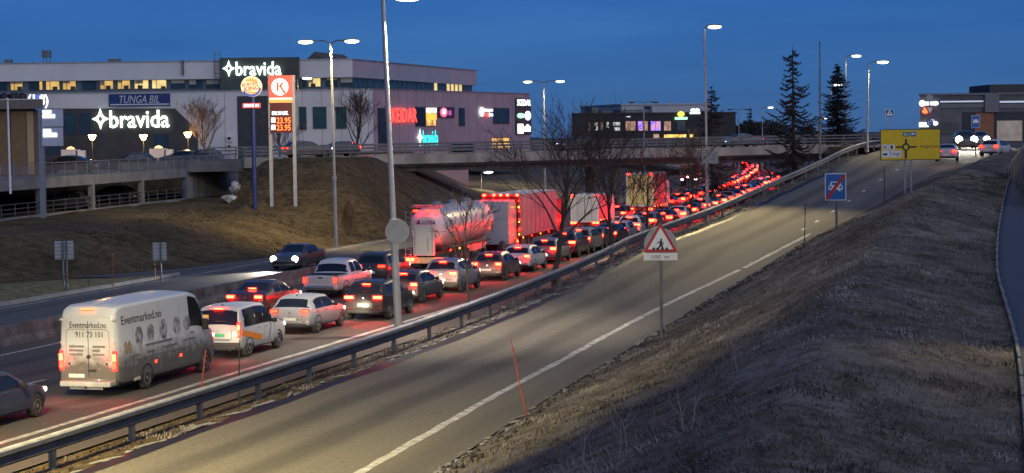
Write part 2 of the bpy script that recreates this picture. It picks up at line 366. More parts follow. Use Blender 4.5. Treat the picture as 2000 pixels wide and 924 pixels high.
def road_material(name, base, light, tracks, tint=(1, 1, 1)):
    """asphalt; tracks: (u centre, half width, strength) of the polished, dust-free wheel tracks between pale dust bands"""
    m = bpy.data.materials.new(name); m.use_nodes = True; t = m.node_tree; N = t.nodes; L = t.links
    b = N['Principled BSDF']; b.inputs['Roughness'].default_value = 0.82; b.inputs['Specular IOR Level'].default_value = 0.35
    uv = N.new('ShaderNodeUVMap'); sp = N.new('ShaderNodeSeparateXYZ'); L.new(uv.outputs[0], sp.inputs[0])
    tc = N.new('ShaderNodeTexCoord')
    wob = N.new('ShaderNodeTexNoise'); wob.inputs['Scale'].default_value = 0.12; L.new(tc.outputs['Object'], wob.inputs['Vector'])
    uw = N.new('ShaderNodeMath'); uw.operation = 'MULTIPLY_ADD'; uw.inputs[1].default_value = 0.9; L.new(wob.outputs['Fac'], uw.inputs[0]); L.new(sp.outputs[0], uw.inputs[2])
    tot = None
    for u, hw, s in tracks:
        d = N.new('ShaderNodeMath'); d.operation = 'SUBTRACT'; d.inputs[1].default_value = u + 0.45; L.new(uw.outputs[0], d.inputs[0])
        ab = N.new('ShaderNodeMath'); ab.operation = 'ABSOLUTE'; L.new(d.outputs[0], ab.inputs[0])
        mr = N.new('ShaderNodeMapRange'); mr.interpolation_type = 'SMOOTHSTEP'; mr.inputs['From Min'].default_value = hw; mr.inputs['From Max'].default_value = hw * 0.2
        mr.inputs['To Min'].default_value = 0; mr.inputs['To Max'].default_value = s; L.new(ab.outputs[0], mr.inputs['Value'])
        if tot is None: tot = mr.outputs[0]
        else:
            ad = N.new('ShaderNodeMath'); ad.operation = 'MAXIMUM'; L.new(tot, ad.inputs[0]); L.new(mr.outputs[0], ad.inputs[1]); tot = ad.outputs[0]
    n1 = N.new('ShaderNodeTexNoise'); n1.inputs['Scale'].default_value = 1.0; n1.inputs['Detail'].default_value = 8; n1.inputs['Roughness'].default_value = 0.65
    mp = N.new('ShaderNodeMapping'); mp.inputs['Scale'].default_value = (1.6, 0.16, 1); L.new(uv.outputs[0], mp.inputs[0]); L.new(mp.outputs[0], n1.inputs['Vector'])
    n2 = N.new('ShaderNodeTexNoise'); n2.inputs['Scale'].default_value = 7; n2.inputs['Detail'].default_value = 9; n2.inputs['Roughness'].default_value = .75; L.new(tc.outputs['Object'], n2.inputs['Vector'])
    f = N.new('ShaderNodeMath'); f.operation = 'SUBTRACT'; f.inputs[0].default_value = 1.0
    if tot is not None: L.new(tot, f.inputs[1])
    else: f.inputs[1].default_value = 0.5
    g = N.new('ShaderNodeMath'); g.operation = 'MULTIPLY_ADD'; g.inputs[1].default_value = 0.75; g.inputs[2].default_value = -0.36; L.new(n1.outputs['Fac'], g.inputs[0])
    h = N.new('ShaderNodeMath'); h.operation = 'ADD'; h.use_clamp = True; L.new(f.outputs[0], h.inputs[0]); L.new(g.outputs[0], h.inputs[1])
    mxn = N.new('ShaderNodeMix'); mxn.data_type = 'RGBA'; mxn.inputs[6].default_value = (*base, 1); mxn.inputs[7].default_value = (*light, 1); L.new(h.outputs[0], mxn.inputs[0])
    r2 = N.new('ShaderNodeValToRGB'); r2.color_ramp.elements[0].position = 0.3; r2.color_ramp.elements[1].position = 0.7
    r2.color_ramp.elements[0].color = (0.62, 0.62, 0.62, 1); r2.color_ramp.elements[1].color = (1.38, 1.38, 1.36, 1); L.new(n2.outputs['Fac'], r2.inputs[0])
    mu = N.new('ShaderNodeMix'); mu.data_type = 'RGBA'; mu.blend_type = 'MULTIPLY'; mu.inputs[0].default_value = 1; L.new(mxn.outputs[2], mu.inputs[6]); L.new(r2.outputs[0], mu.inputs[7])
    L.new(mu.outputs[2], b.inputs['Base Color'])
    bp = N.new('ShaderNodeBump'); bp.inputs['Strength'].default_value = 0.25; bp.inputs['Distance'].default_value = 0.02
    n3 = N.new('ShaderNodeTexNoise'); n3.inputs['Scale'].default_value = 45; L.new(tc.outputs['Object'], n3.inputs['Vector']); L.new(n3.outputs['Fac'], bp.inputs['Height']); L.new(bp.outputs[0], b.inputs['Normal'])
    return m
tag(terrain().build('ground', GRASS, sm=60), kind='structure')

def strip(name, xa, xb, za, y0, y1, st, material, nu=2, parent=None, uvx=None):
    """a sheet between two plan lines xa(Y), xb(Y) at height za(Y); UV = (metres across, metres along)"""
    n = max(1, int((y1 - y0) / st)); m = MB(); uv = []
    for j in range(n + 1):
        Y = y0 + (y1 - y0) * j / n
        for i in range(nu + 1):
            a, b = xa(Y), xb(Y); X = a + (b - a) * i / nu
            m.v.append((X, Y, za(Y))); uv.append(((X - (uvx or xa)(Y)), Y))
    for j in range(n):
        for i in range(nu):
            q = j * (nu + 1) + i; m.f.append((q, q + 1, q + nu + 2, q + nu + 1)); m.m.append(0)
    o = m.build(name, material, parent)
    lay = o.data.uv_layers.new(name='UVMap')
    for lp in o.data.loops: lay.data[lp.index].uv = uv[lp.vertex_index]
    return o
ASPH = road_material('motorway_asphalt', (0.040, 0.038, 0.038), (0.085, 0.075, 0.066), [(12.4 - 5.0, .6, .8), (12.4 - 1.9, .6, .8) , (12.4 - 3.4 - 3.4, .6, .7), (12.4 - 9.1, .6, .7)])
RAMPM = road_material('ramp_asphalt', (0.062, 0.058, 0.050), (0.135, 0.123, 0.100), [(1.9, .8, .75), (3.9, .8, .75), (7.4, 1.1, .5)])
PLAIN = road_material('slip_road_asphalt', (0.06, 0.058, 0.056), (0.10, 0.094, 0.088), [(2.0, .6, .7)])
PATHM = road_material('path_asphalt', (0.022, 0.025, 0.030), (0.05, 0.055, 0.065), [(1.5, .8, .6)])
PATHM.node_tree.nodes['Principled BSDF'].inputs['Roughness'].default_value = 0.6
tag(strip('motorway', lambda Y: edge(Y) - 12.4, lambda Y: edge(Y) + 2.65, lambda Y: 0.0, 10, 620, 3, ASPH, 3), kind='structure')
tag(strip('opposite_carriageway', lambda Y: edge(Y) - 21.9, lambda Y: edge(Y) - 12.95, lambda Y: 0.0, 10, 620, 3, PLAIN, 3), kind='structure')
tag(strip('exit_lane', lambda Y: toe(Y) + 0.15, lambda Y: edge(Y) - 21.95, lambda Y: -0.012, 110, 150, 2, PLAIN, 2), kind='structure')
tag(strip('ramp_road', rleft, rright, lambda Y: zr(Y), 10, 173, 1.5, RAMPM, 4), kind='structure')
# roundabout apron behind the ramp, on the plateau
m = MB(); m.add([(rleft(173), 173, zr(173)), (75, 173, 5.68), (95, 215, 6.0), (30, 215, 6.0), (36, 190, 5.95)], [(0, 1, 2, 3, 4)]); tag(m.build('roundabout_road', PLAIN), kind='structure')
PLAIN_UV = None
tag(strip('footpath', pathx, lambda Y: pathx(Y) + 3.0, lambda Y: pathz(Y), 12, 172, 2, PATHM, 2), kind='structure')
# grass island between the carriageway and the exit lane
isl = [(64, -34, -22.3), (80, -33, -22.3), (95, -31.5, -22.3), (103, -28, -22.3), (108, -24, -22.4), (110.5, -22.7, -22.5)]
m = MB(); vs = []; n = 40
for j in range(n + 1):
    Y = 62 + (110.5 - 62) * j / n
    for i in range(7):
        a = edge(Y) + interp(Y, [(p[0], p[1]) for p in isl]); b = edge(Y) - 22.15
        t = i / 6; m.v.append((a + (b - a) * t, Y, 0.10 + 0.35 * math.sin(math.pi * t) * (1 - smooth(98, 110, Y)) + 0.05 * vnoise(a * 3 + t * 9, Y * 2)))
for j in range(n):
    for i in range(6): q = j * 7 + i; m.f.append((q, q + 1, q + 8, q + 7)); m.m.append(0)
tag(m.build('grass_island', mat('island_grass', (0.17, 0.14, 0.05), 1.0, var=0.35, scale=2.5, bump=0.8, bscale=12, col2=(0.09, 0.075, 0.028)), sm=50), kind='structure')
KERB = mat('kerb_stone', (0.30, 0.29, 0.27), 0.85, var=0.2, scale=1.5)
k = thing('island_kerb', 'pale stone kerb along the road side of the grass island', 'kerb')
for i in range(24):
    Y = 64 + i * 1.94; X = edge(Y + .95) - 22.05
    q = MB(); q.rbox((X, Y + .95, 0.07), (0.22, 1.93 / math.cos(ehead(Y)), 0.20), 0.03, rot=ehead(Y)); q.build('kerb_stone', KERB, k)
# painted lines
LINE = mat('road_line_paint', (0.50, 0.49, 0.45), 0.7, var=0.25, scale=3.0, col2=(0.26, 0.25, 0.22), detail=10)
LINEW = mat('worn_road_line_paint', (0.52, 0.50, 0.45), 0.8, var=0.2, scale=1.2, col2=(0.22, 0.21, 0.19), detail=10)
def line(name, fx, w, fz, y0, y1, material, label, st=2.0, ragged=0.03):
    rd = random.Random(len(label)); n = max(1, int((y1 - y0) / st)); m = MB()
    for j in range(n + 1):
        Y = y0 + (y1 - y0) * j / n; a = rd.uniform(-ragged, ragged); b = rd.uniform(-ragged, ragged)
        m.v += [(fx(Y) - w / 2 + a, Y, fz(Y)), (fx(Y) + w / 2 + b, Y, fz(Y))]
    for j in range(n): m.f.append((2*j, 2*j + 1, 2*j + 3, 2*j + 2)); m.m.append(0)
    o = m.build(name, material); tag(o, kind='structure'); return o
line('motorway_edge_line', edge, 0.24, lambda Y: 0.005, 12, 500, LINE, 'a', 1.0)
line('motorway_median_line', lambda Y: edge(Y) - 10.9, 0.16, lambda Y: 0.005, 12, 500, LINEW, 'ab', 1.0)
line('opposite_edge_line', lambda Y: edge(Y) - 21.3, 0.16, lambda Y: 0.005, 60, 500, LINEW, 'abc', 1.0)
line('ramp_edge_line', rline, 0.26, lambda Y: zr(Y) + 0.006, 20, 100.5, LINE, 'abcd', 0.8)
line('ramp_edge_line', rline, 0.26, lambda Y: zr(Y) + 0.006, 101.3, 118.5, LINE, 'abcde', 0.8)
for i in range(14):
    Y = 24 + i * 12; line('lane_dash', lambda Y: edge(Y) - 5.6, 0.15, lambda Y: 0.005, Y, Y + 3, LINEW, 'abcd', 1.0)
for i in range(6):
    Y = 96 + i * 12; line('lane_dash', lambda Y: edge(Y) - 17.3, 0.15, lambda Y: 0.005, Y, Y + 3, LINEW, 'abcd', 1.0)
for Y in (120.5, 125, 131, 137.5, 144, 151, 158):
    line('ramp_dash', lambda q: interp(q, [(118, 16.9), (135, 22.6), (148, 27.0), (158, 30.8)]), 0.22, lambda Y: zr(Y) + 0.006, Y, Y + 1.3, LINE, 'xy', 1.0)
# dark strip painted as the guard rail's shadow along the left of the ramp with pale grit beside it
tag(strip('rail_shadow_strip', lambda Y: rleft(Y) - 0.30 + .06 * math.sin(Y), lambda Y: rleft(Y) + 0.14 + 0.05 * math.sin(Y * .7), lambda Y: zr(Y) + 0.012, 10, 172, .8, mat('painted_rail_shadow', (0.012, 0.012, 0.014), 0.5, var=0.4, scale=2)), kind='structure')
# low concrete barrier between the carriageways
bar = thing('median_barrier', 'low stained concrete barrier between the two carriageways', 'barrier')
prof = [(-0.30, 0.0), (0.30, 0.0), (0.28, 0.12), (0.13, 0.30), (0.10, 0.74), (-0.10, 0.74), (-0.13, 0.32), (-0.28, 0.12)]
BARM = mat('barrier_concrete', (0.14, 0.135, 0.13), 0.9, var=0.4, scale=1.2, bump=0.3, bscale=7, col2=(0.075, 0.07, 0.066))
for i in range(42):
    y0, y1 = 42 + i * 6.0, 42 + i * 6.0 + 5.96; q = MB(); n = len(prof)
    for Y in (y0, y1): q.v += [(edge(Y) - 12.65 + p[0], Y, p[1]) for p in prof]
    q.f = [tuple(range(n)), tuple(range(2*n - 1, n - 1, -1))] + [(a, n + a, n + (a+1) % n, (a+1) % n) for a in range(n)]; q.m = [0] * len(q.f)
    recalc(q.build('barrier_block', BARM, bar))
# guard rail along the ramp
GR = thing('guard_rail', 'long steel guard rail with dark beam between motorway and rising ramp', 'guard rail')
RAILM = mat('guard_rail_steel', (0.030, 0.033, 0.042), 0.6, 0.0, var=0.35, scale=1.5); RAILT = mat('pale_rail_top', (0.30, 0.30, 0.31), 0.8, 0.0, var=0.25, scale=3)  # upper faces of the beam paler than its sides
def gz(Y): return zr(Y) + 0.0
def rail_seg(y0, y1, parent):
    q = MB(); n = 6; P = [(-.05, .40), (.07, .42), (.12, .47), (.06, .54), (.05, .60), (.12, .67), (.07, .75), (.05, .79), (-.09, .80), (-.10, .74)]
    k = len(P)
    for j in range(n + 1):
        Y = y0 + (y1 - y0) * j / n
        for p in P: q.v.append((rail(Y) + p[0], Y, gz(Y) + p[1]))
    for j in range(n):
        for i in range(k):
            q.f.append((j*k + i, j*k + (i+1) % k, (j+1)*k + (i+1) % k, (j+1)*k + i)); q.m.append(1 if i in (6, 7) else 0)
    q.f += [tuple(range(k)), tuple(n*k + i for i in range(k - 1, -1, -1))]; q.m += [0, 0]
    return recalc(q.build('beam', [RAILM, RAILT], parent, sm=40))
Y = 14.0
while Y < 186:
    rail_seg(Y, min(Y + 4.0, 186), GR)
    q = MB(); q.box((rail(Y) - .02, Y, gz(Y) + .34), (.12, .16, .86), rot=ehead(Y)); q.box((rail(Y) - .14, Y, gz(Y) + .70), (.16, .10, .14), rot=ehead(Y))
    q.build('post', mat('rail_post', (.17, .165, .15), .8, 0, var=.3), GR); Y += 4.0
# ------------------------------------------------------------------ facades
class Fac:
    def __init__(s, p0, p1):
        s.p0 = Vector((p0[0], p0[1], 0)); d = Vector((p1[0] - p0[0], p1[1] - p0[1], 0)); s.len = d.length; s.ang = math.atan2(d.y, d.x)
        s.M = frame(s.p0, s.ang); s.ux = d.normalized(); s.n = Vector((s.ux.y, -s.ux.x, 0))
    def uz(s, px, py):
        d = ray(px, py); o = Vector((0, 0, CAM_Z)); k = (s.p0 - o).dot(s.n) / d.dot(s.n); p = o + d * k
        return (p - s.p0).dot(s.ux), p.z
    def rect(s, a, b, c, d):
        u0, z1 = s.uz(a, (b)); u1, z0 = s.uz(c, d); return u0, u1, z0, z1
    def box(s, mb, u0, u1, z0, z1, out, thick, mi=0):
        vs = [s.M @ Vector(p) for p in ((u0, -out, z0), (u1, -out, z0), (u1, thick - out, z0), (u0, thick - out, z0), (u0, -out, z1), (u1, -out, z1), (u1, thick - out, z1), (u0, thick - out, z1))]
        mb.add(vs, [(3,2,1,0),(4,5,6,7),(0,1,5,4),(1,2,6,5),(2,3,7,6),(3,0,4,7)], mi)
    def part(s, name, material, parent, u0, u1, z0, z1, out=0.05, thick=0.1):
        m = MB(); s.box(m, u0, u1, z0, z1, out, thick); return m.build(name, material, parent)
def lit_mat(name, a, b, s):
    m = bpy.data.materials.new(name); m.use_nodes = True; t = m.node_tree; N = t.nodes; L = t.links; p = N['Principled BSDF']
    p.inputs['Base Color'].default_value = (.1, .09, .07, 1); p.inputs['Roughness'].default_value = 0.2
    tc = N.new('ShaderNodeTexCoord'); n = N.new('ShaderNodeTexVoronoi'); n.inputs['Scale'].default_value = 0.9; L.new(tc.outputs['Object'], n.inputs['Vector'])
    r = N.new('ShaderNodeValToRGB'); r.color_ramp.elements[0].color = (*a, 1); r.color_ramp.elements[1].color = (*b, 1); r.color_ramp.elements[0].position = .2; r.color_ramp.elements[1].position = .8
    L.new(n.outputs['Distance'], r.inputs[0]); L.new(r.outputs[0], p.inputs['Emission Color']); p.inputs['Emission Strength'].default_value = s
    return m
LITW = lit_mat('lit_office_window', (0.80, 0.50, 0.14), (0.55, 0.32, 0.08), 1.0)
LITP = lit_mat('lit_pale_window', (0.95, 0.75, 0.32), (0.70, 0.50, 0.16), 1.1)
WIN = mat('blue_window_glass', (0.03, 0.055, 0.075), 0.12, var=0.3, scale=0.7)
WING = mat('green_window_glass', (0.03, 0.075, 0.075), 0.15, var=0.2, scale=0.7)
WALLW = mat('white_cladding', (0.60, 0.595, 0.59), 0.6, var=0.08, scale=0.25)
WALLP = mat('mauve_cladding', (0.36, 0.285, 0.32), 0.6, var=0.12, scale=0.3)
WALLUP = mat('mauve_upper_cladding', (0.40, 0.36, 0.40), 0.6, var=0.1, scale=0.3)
DARKC = mat('dark_green_cladding', (0.045, 0.058, 0.052), 0.5, var=0.25, scale=0.6)
DARKB = mat('dark_brown_cladding', (0.055, 0.050, 0.048), 0.6, var=0.25, scale=0.5)
ROOFM = mat('roof_felt', (0.08, 0.08, 0.085), 0.9, var=0.2)
SEAM = mat('cladding_seam', (0.20, 0.18, 0.2), 0.7, var=0)

# ------------------------------------------------------------------ the long office and shop building
B = thing('office_building', 'long pale office building with lit upper window band and dark recessed ground floor', 'building', (0, 0, 0))
FL = Fac((-95, 239.2), (-16.5, 237.0)); FR = Fac((-16.5, 237.0), (2.7, 276.0))
lo = [(-95, 239.2), (-16.5, 237.0), (2.7, 276.0), (-12, 300), (-95, 300)]
m = MB(); m.prism(lo, 4.2, 13.25); o = m.build('lower_wall', [WALLW], B)
me = o.data; me.materials.append(WALLP)
for p in me.polygons:
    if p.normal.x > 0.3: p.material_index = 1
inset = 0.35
FU = Fac((-95, 241.6), (-19.2, 241.0)); FS = Fac((-19.2, 241.0), (-4.9, 290.0))
m = MB(); m.prism([(-95, 242.2), (-19.6, 241.6), (-5.6, 289.6), (-20, 299), (-95, 299)], 13.2, 15.0); m.build('window_band_wall', mat('band_wall', (0.10, 0.14, 0.17), 0.6, var=0.2, scale=.5), B)
m = MB(); m.prism([(-95, 241.6), (-19.2, 241.0), (-4.9, 290.0), (-20, 299.5), (-95, 299.5)], 14.86, 17.0); o = m.build('upper_wall', [WALLW, WALLUP], B)
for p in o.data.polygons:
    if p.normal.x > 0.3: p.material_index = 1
m = MB(); m.prism([(-95, 241.5), (-19.1, 240.9), (-4.8, 290.0), (-20, 299.6), (-95, 299.6)], 17.0, 17.12); m.build('roof_edge', STEEL, B)
m = MB(); m.prism([(-95, 239.1), (-16.45, 236.9), (2.8, 276.0), (-12, 300), (-95, 300)], 13.25, 13.36); m.build('parapet_cap', STEEL, B)
# windows of the upper band on the front (pixel columns of the photograph)
FB = Fac((-95, 242.2), (-19.6, 241.6))
band = [(-60, -22, 0), (-18, 14, 0), (20, 45, 1), (56, 75, 0), (76, 84, 1), (89, 117, 1), (122, 149, 1), (160, 188, 0), (195, 222, 1), (229, 255, 1), (262, 291, 2), (296, 326, 2), (333, 362, 0), (368, 396, 0), (402, 430, 0),
        (590, 599, 0), (602, 627, 2), (636, 660, 0), (664, 690, 0)]
FB2 = FB
for a, b, k in band:
    u0, _ = FB.uz(a, 160); u1, _ = FB.uz(b, 160)
    w_ = MB(); FB.box(w_, u0, u1, 13.72, 14.84, 0.06, 0.1); wo = w_.build('window', DARKB, B)
    w_ = MB(); FB.box(w_, u0 + .08, u1 - .08, 13.80, 14.80, 0.075, 0.03); w_.build('pane', (WIN, LITW, LITP)[k], wo)
    rb_ = random.Random(a)
    if (u1 - u0) > 1.2:
        hh = rb_.choice((0, .25, .4, .55)); 
        if hh: w_ = MB(); c_ = u0 + (u1 - u0) * rb_.uniform(.3, .7); FB.box(w_, u0 + .1, c_ if rb_.random() < .6 else u1 - .1, 14.80 - hh, 14.795, .082, .012); w_.build('blind', mat('window_blind', (.5, .46, .38), .8, var=.1), wo)
        if k: w_ = MB(); c_ = u0 + (u1 - u0) * rb_.uniform(.2, .8); FB.box(w_, c_ - .3, c_ + .3, 13.80, 13.80 + rb_.uniform(.2, .45), .082, .012); w_.build('desk_clutter', DARKB, wo)
    if k and (u1 - u0) > 1.5:
        w_ = MB(); q = u0 + (u1 - u0) * .3; FB.box(w_, q, q + .07, 13.8, 14.80, .085, .02); w_.build('mullion', DARKB, wo)
FBS = Fac((-19.6, 241.6), (-5.6, 289.6))
n = 26
for i in range(n):
    u0 = 0.6 + i * (FBS.len - 1.2) / n; u1 = u0 + (FBS.len - 1.2) / n * 0.62
    lit = i in (17, 20, 21, 22, 23)
    w_ = MB(); FBS.box(w_, u0, u1, 13.55, 14.85, .05, .1); w_.build('window', LITP if lit else WIN, B)
# dark ground floor with slanted end below the white band
m = MB()
pts = [FL.uz(74, 212), FL.uz(342, 212), FL.uz(387, 255), FL.uz(387, 318), FL.uz(74, 318)]
m.plate([(p[0], max(4.3, p[1])) for p in pts][::-1], FL.M @ Matrix.Translation((0, -0.06, 0)), 0.05); recalc(m.build('dark_cladding', DARKB, B))
m = MB(); FL.box(m, *FL.rect(463, 188, 527, 318), 0.07, 0.06); m.build('dark_stair_wall', mat('stair_wall', (0.035, 0.04, 0.05), .6, var=.2), B)
for a, b, c, d in ((120, 222, 150, 262), (155, 222, 178, 262), (585, 210, 598, 252), (612, 210, 637, 250), (657, 210, 676, 250), (92, 262, 118, 300), (300, 262, 330, 300)):
    r_ = FL.rect(a, b, c, d)
    w_ = MB(); FL.box(w_, r_[0] - .08, r_[1] + .08, r_[2] - .08, r_[3] + .08, .10, .06); wo = w_.build('window', DARKB, B)
    w_ = MB(); FL.box(w_, *r_, .12, .03); w_.build('pane', WING if a > 500 else WIN, wo)
for i in range(9):      # vertical cladding joints
    px_ = 400 + i * 38
    if 463 < px_ < 527: continue
    u, z = FL.uz(px_, 200); w_ = MB(); FL.box(w_, u, u + .05, 4.4, 13.2, .012, .02); w_.build('cladding_joint', SEAM, B)
for px_ in range(745, 1030, 17):
    u, z = FR.uz(px_, 200); w_ = MB(); FR.box(w_, u, u + .06, 4.4, 13.2, .012, .02); w_.build('cladding_joint', mat('mauve_seam', (.24, .18, .21), .7, var=0), B)
for a, b, c, d, k in ((738, 212, 762, 290, 0), (811, 210, 830, 246, 1), (831, 210, 850, 246, 3), (855, 212, 886, 228, 1), (896, 212, 907, 245, 0), (963, 212, 994, 241, 0), (960, 270, 994, 290, 3), (880, 280, 925, 296, 1)):
    r_ = FR.rect(a, b, c, d); r_ = (r_[0], r_[1], max(r_[2], 4.6), r_[3])
    w_ = MB(); FR.box(w_, r_[0] - .08, r_[1] + .08, r_[2] - .08, r_[3] + .08, .06, .06); wo = w_.build('window', DARKB, B)
    mats_ = {0: WIN, 1: GLASS, 3: lit_mat('lit_shop_window', (1.0, 0.55, 0.10), (0.25, 0.12, 0.06), 1.6)}
    w_ = MB(); FR.box(w_, *r_, .085, .03); w_.build('pane', mats_[k], wo)
# corner recess, roof plant
m = MB(); u, z = FL.uz(432, 118); u1, z1 = FL.uz(585, 118); FU.box(m, FU.uz(432, 118)[0], FU.uz(585, 118)[0], 13.3, 17.35, 1.2, 1.4); m.build('sign_tower', DARKC, B)
for a, b, c, d in ((204, 114, 227, 123), (355, 118, 360, 146), (0, 115, 13, 124)):
    r_ = FU.rect(a, b, c, d); m = MB(); FU.box(m, r_[0], r_[1], max(r_[2], 17.1) if a < 300 else r_[2], r_[3], -2 if a < 300 else .3, .9 if a < 300 else .25); m.build('roof_vent', STEEL_D, B)
for px_ in (73, 79, 86):
    u, z = FU.uz(px_, 96); m = MB(); p = FU.M @ Vector((u, 3, 0)); m.tube((p.x, p.y, 17.1), (p.x, p.y, z), .05, n=6); m.box((p.x, p.y - .1, z - .5), (.35, .2, .9)); m.build('antenna', STEEL_D, B)
u, z = FU.uz(425, 100); m = MB()
for du in (-.35, .35):
    p = FU.M @ Vector((u + du, -.3, 0)); m.tube((p.x, p.y, 14.2), (p.x, p.y, z), .04, n=5)
for i in range(9):
    zz = 14.6 + i * .45; a = FU.M @ Vector((u - .35, -.3, 0)); b = FU.M @ Vector((u + .35, -.3, 0)); m.tube((a.x, a.y, zz), (b.x, b.y, zz), .03, n=5)
m.build('roof_ladder', STEEL_D, B)
p = FU.M @ Vector((FU.uz(607, 110)[0], 4, 17.1)); m = MB(); m.add([p + Vector((-1.2, 0, 0)), p + Vector((1.3, 0, 0)), p + Vector((0.1, 0, 1.1)), p + Vector((2.0, 8, 0)), p + Vector((4.3, 8, 0)), p + Vector((3, 8, 1.0))], [(0, 1, 2), (3, 5, 4), (0, 2, 5, 3), (1, 4, 5, 2)]); m.build('roof_light', ROOFM, B)
for i, (a, b) in enumerate(((445, 265), (445, 281))):
    r_ = FL.rect(a, b, a + 9, b + 11); m = MB(); FL.box(m, *r_, .75, .7); ac = m.build('heat_pump', WHITE, B); m = MB(); c_ = ((r_[0] + r_[1]) / 2, (r_[2] + r_[3]) / 2)
    m.plate(disc_poly(c_[0], c_[1], .22, 14), FL.M @ Matrix.Translation((0, -.78, 0)), .02); recalc(m.build('fan', BLACK, ac))

# ------------------------------------------------------------------ black shop building far behind the bridge
D = thing('black_shop_building', 'black flat-roofed shop building with lit windows beyond the bridge', 'building')
FD = Fac(tuple(at(1117, 240, 340).xy), tuple(at(1437, 240, 352).xy))
zt = FD.uz(1200, 223)[1]
q = [FD.M @ Vector((x, y, 0)) for x, y in ((0, 0), (FD.len, 0), (FD.len + 17, 40), (18, 40))]
m = MB(); m.prism([p.xy for p in q], 4.5, zt); m.build('wall', mat('black_cladding', (0.012, 0.012, 0.014), .6, var=.3), D)
m = MB(); m.prism([(FD.M @ Vector((x, y, 0))).xy for x, y in ((-.15, -.15), (FD.len + .15, -.15), (FD.len + 17, 40), (18, 40))], zt, zt + .25); m.build('roof_edge', BLACK, D)
litc = {0: WIN, 1: lit_mat('cool_shop_window', (.75, .85, .8), (.15, .17, .16), 1.3), 2: lit_mat('violet_shop_window', (.25, .15, 1.3), (.55, .25, .4), 1.4), 3: lit_mat('warm_shop_window', (.7, .42, .28), (.25, .12, .09), .8), 4: lit_mat('yellow_shop_window', (1.2, .75, .15), (.6, .3, .06), 1.6)}
for a, b, c, d, k in ((1125, 239, 1140, 255, 0), (1149, 239, 1153, 255, 3), (1162, 239, 1167, 255, 1), (1173, 239, 1177, 254, 3), (1185, 239, 1189, 250, 1), (1197, 239, 1211, 246, 1), (1199, 249, 1211, 255, 1), (1222, 237, 1231, 255, 3), (1232, 237, 1241, 255, 3), (1246, 237, 1255, 255, 2), (1256, 237, 1265, 255, 3), (1271, 237, 1280, 255, 2), (1281, 237, 1290, 255, 2), (1297, 237, 1310, 255, 3), (1322, 237, 1338, 255, 0), (1297, 263, 1340, 271, 4), (1347, 262, 1354, 271, 4), (1276, 262, 1287, 272, 3), (1125, 264, 1137, 272, 0), (1222, 227, 1231, 229, 1)):
    r_ = FD.rect(a, b, c, d); w_ = MB(); FD.box(w_, *r_, .06, .1); w_.build('window', litc[k], D)
for a, b, c, d in ((1184, 209, 1197, 222), (1203, 216, 1226, 223), (1300, 206, 1304, 223), (1240, 213, 1298, 222)):
    r_ = FD.rect(a, b, c, d); w_ = MB(); FD.box(w_, r_[0], r_[1], zt + .2, r_[3], -6, 3); w_.build('roof_plant', STEEL_D, D)
PB = thing('pale_warehouse', 'low pale warehouse roof showing above the black shop building', 'building')
FP = Fac(tuple(at(1213, 210, 420).xy), tuple(at(1385, 210, 425).xy)); z1 = FP.uz(1300, 205)[1]
m = MB(); m.prism([(FP.M @ Vector((x, y, 0))).xy for x, y in ((0, 0), (FP.len, 0), (FP.len, 30), (0, 30))], 0, z1); m.build('wall', mat('pale_metal', (.42, .42, .44), .6, var=.08, scale=.3), PB)
m = MB(); FP.box(m, -.2, FP.len + .2, z1, z1 + .3, .2, 30); m.build('roof_edge', STEEL, PB)
PK = thing('pink_shed', 'small pinkish flat building beside the dark wood past the bridge', 'building')
FK = Fac(tuple(at(1412, 250, 430).xy), tuple(at(1437, 250, 432).xy)); z1 = FK.uz(1420, 238)[1]
m = MB(); FK.box(m, 0, FK.len, 0, z1, 0, 12); m.build('wall', mat('pink_wall', (.42, .30, .33), .7, var=.1), PK); m = MB(); FK.box(m, -.2, FK.len + .2, z1, z1 + .25, .2, 12.4); m.build('roof', STEEL, PK)

# ------------------------------------------------------------------ building behind the roundabout
E_ = thing('hall_building', 'grey horizontal-banded hall with lit entrance behind the roundabout', 'building')
FE = Fac(tuple(at(1797, 240, 262).xy), tuple(at(2080, 240, 262).xy))
zt = FE.uz(1850, 186)[1]
q = lambda x0, x1, y0, y1: [(FE.M @ Vector((x, y, 0))).xy for x, y in ((x0, y0), (x1, y0), (x1, y1), (x0 + y1 * .23, y1))]
GREYW = mat('grey_hall_wall', (.125, .12, .125), .7, var=.15, scale=.4); DGREY = mat('dark_hall_wall', (.085, .08, .08), .7, var=.2, scale=.4)
m = MB(); m.prism(q(0, FE.len, 0, 30), 5.9, zt); m.build('wall', GREYW, E_)
for a, b, c, d, mm, out in ((1836, 190, 2080, 199, DGREY, .1), (1836, 203, 1922, 210, GLASS, .12), (1952, 203, 2080, 210, GLASS, .12), (1797, 240, 1872, 262, DGREY, .1), (1880, 219, 2080, 300, mat('porch_dark', (.03, .03, .035), .6, var=.2), .15)):
    r_ = FE.rect(a, b, c, d); m = MB(); FE.box(m, r_[0], r_[1], max(5.9, r_[2]), r_[3], out, out + .05); m.build('wall_band', mm, E_)
r_ = FE.rect(1922, 184, 1950, 219); m = MB(); FE.box(m, *r_, .5, .6); m.build('stair_tower', mat('mid_grey_wall', (.17, .165, .17), .7, var=.1), E_)
r_ = FE.rect(1944, 164, 2080, 186); m = MB(); FE.box(m, r_[0], r_[1], zt, r_[3], -3, 12); m.build('roof_plant_room', mat('plant_room', (.05, .045, .045), .7, var=.2), E_)
for a, c in ((1836, 1920), (1952, 2080)):
    r_ = FE.rect(a, 197.5, c, 199.2); m = MB(); FE.box(m, r_[0], r_[1], r_[2], r_[3], .2, .1); m.build('light_strip', glow('strip_light', (.75, .85, 1), .45), E_)
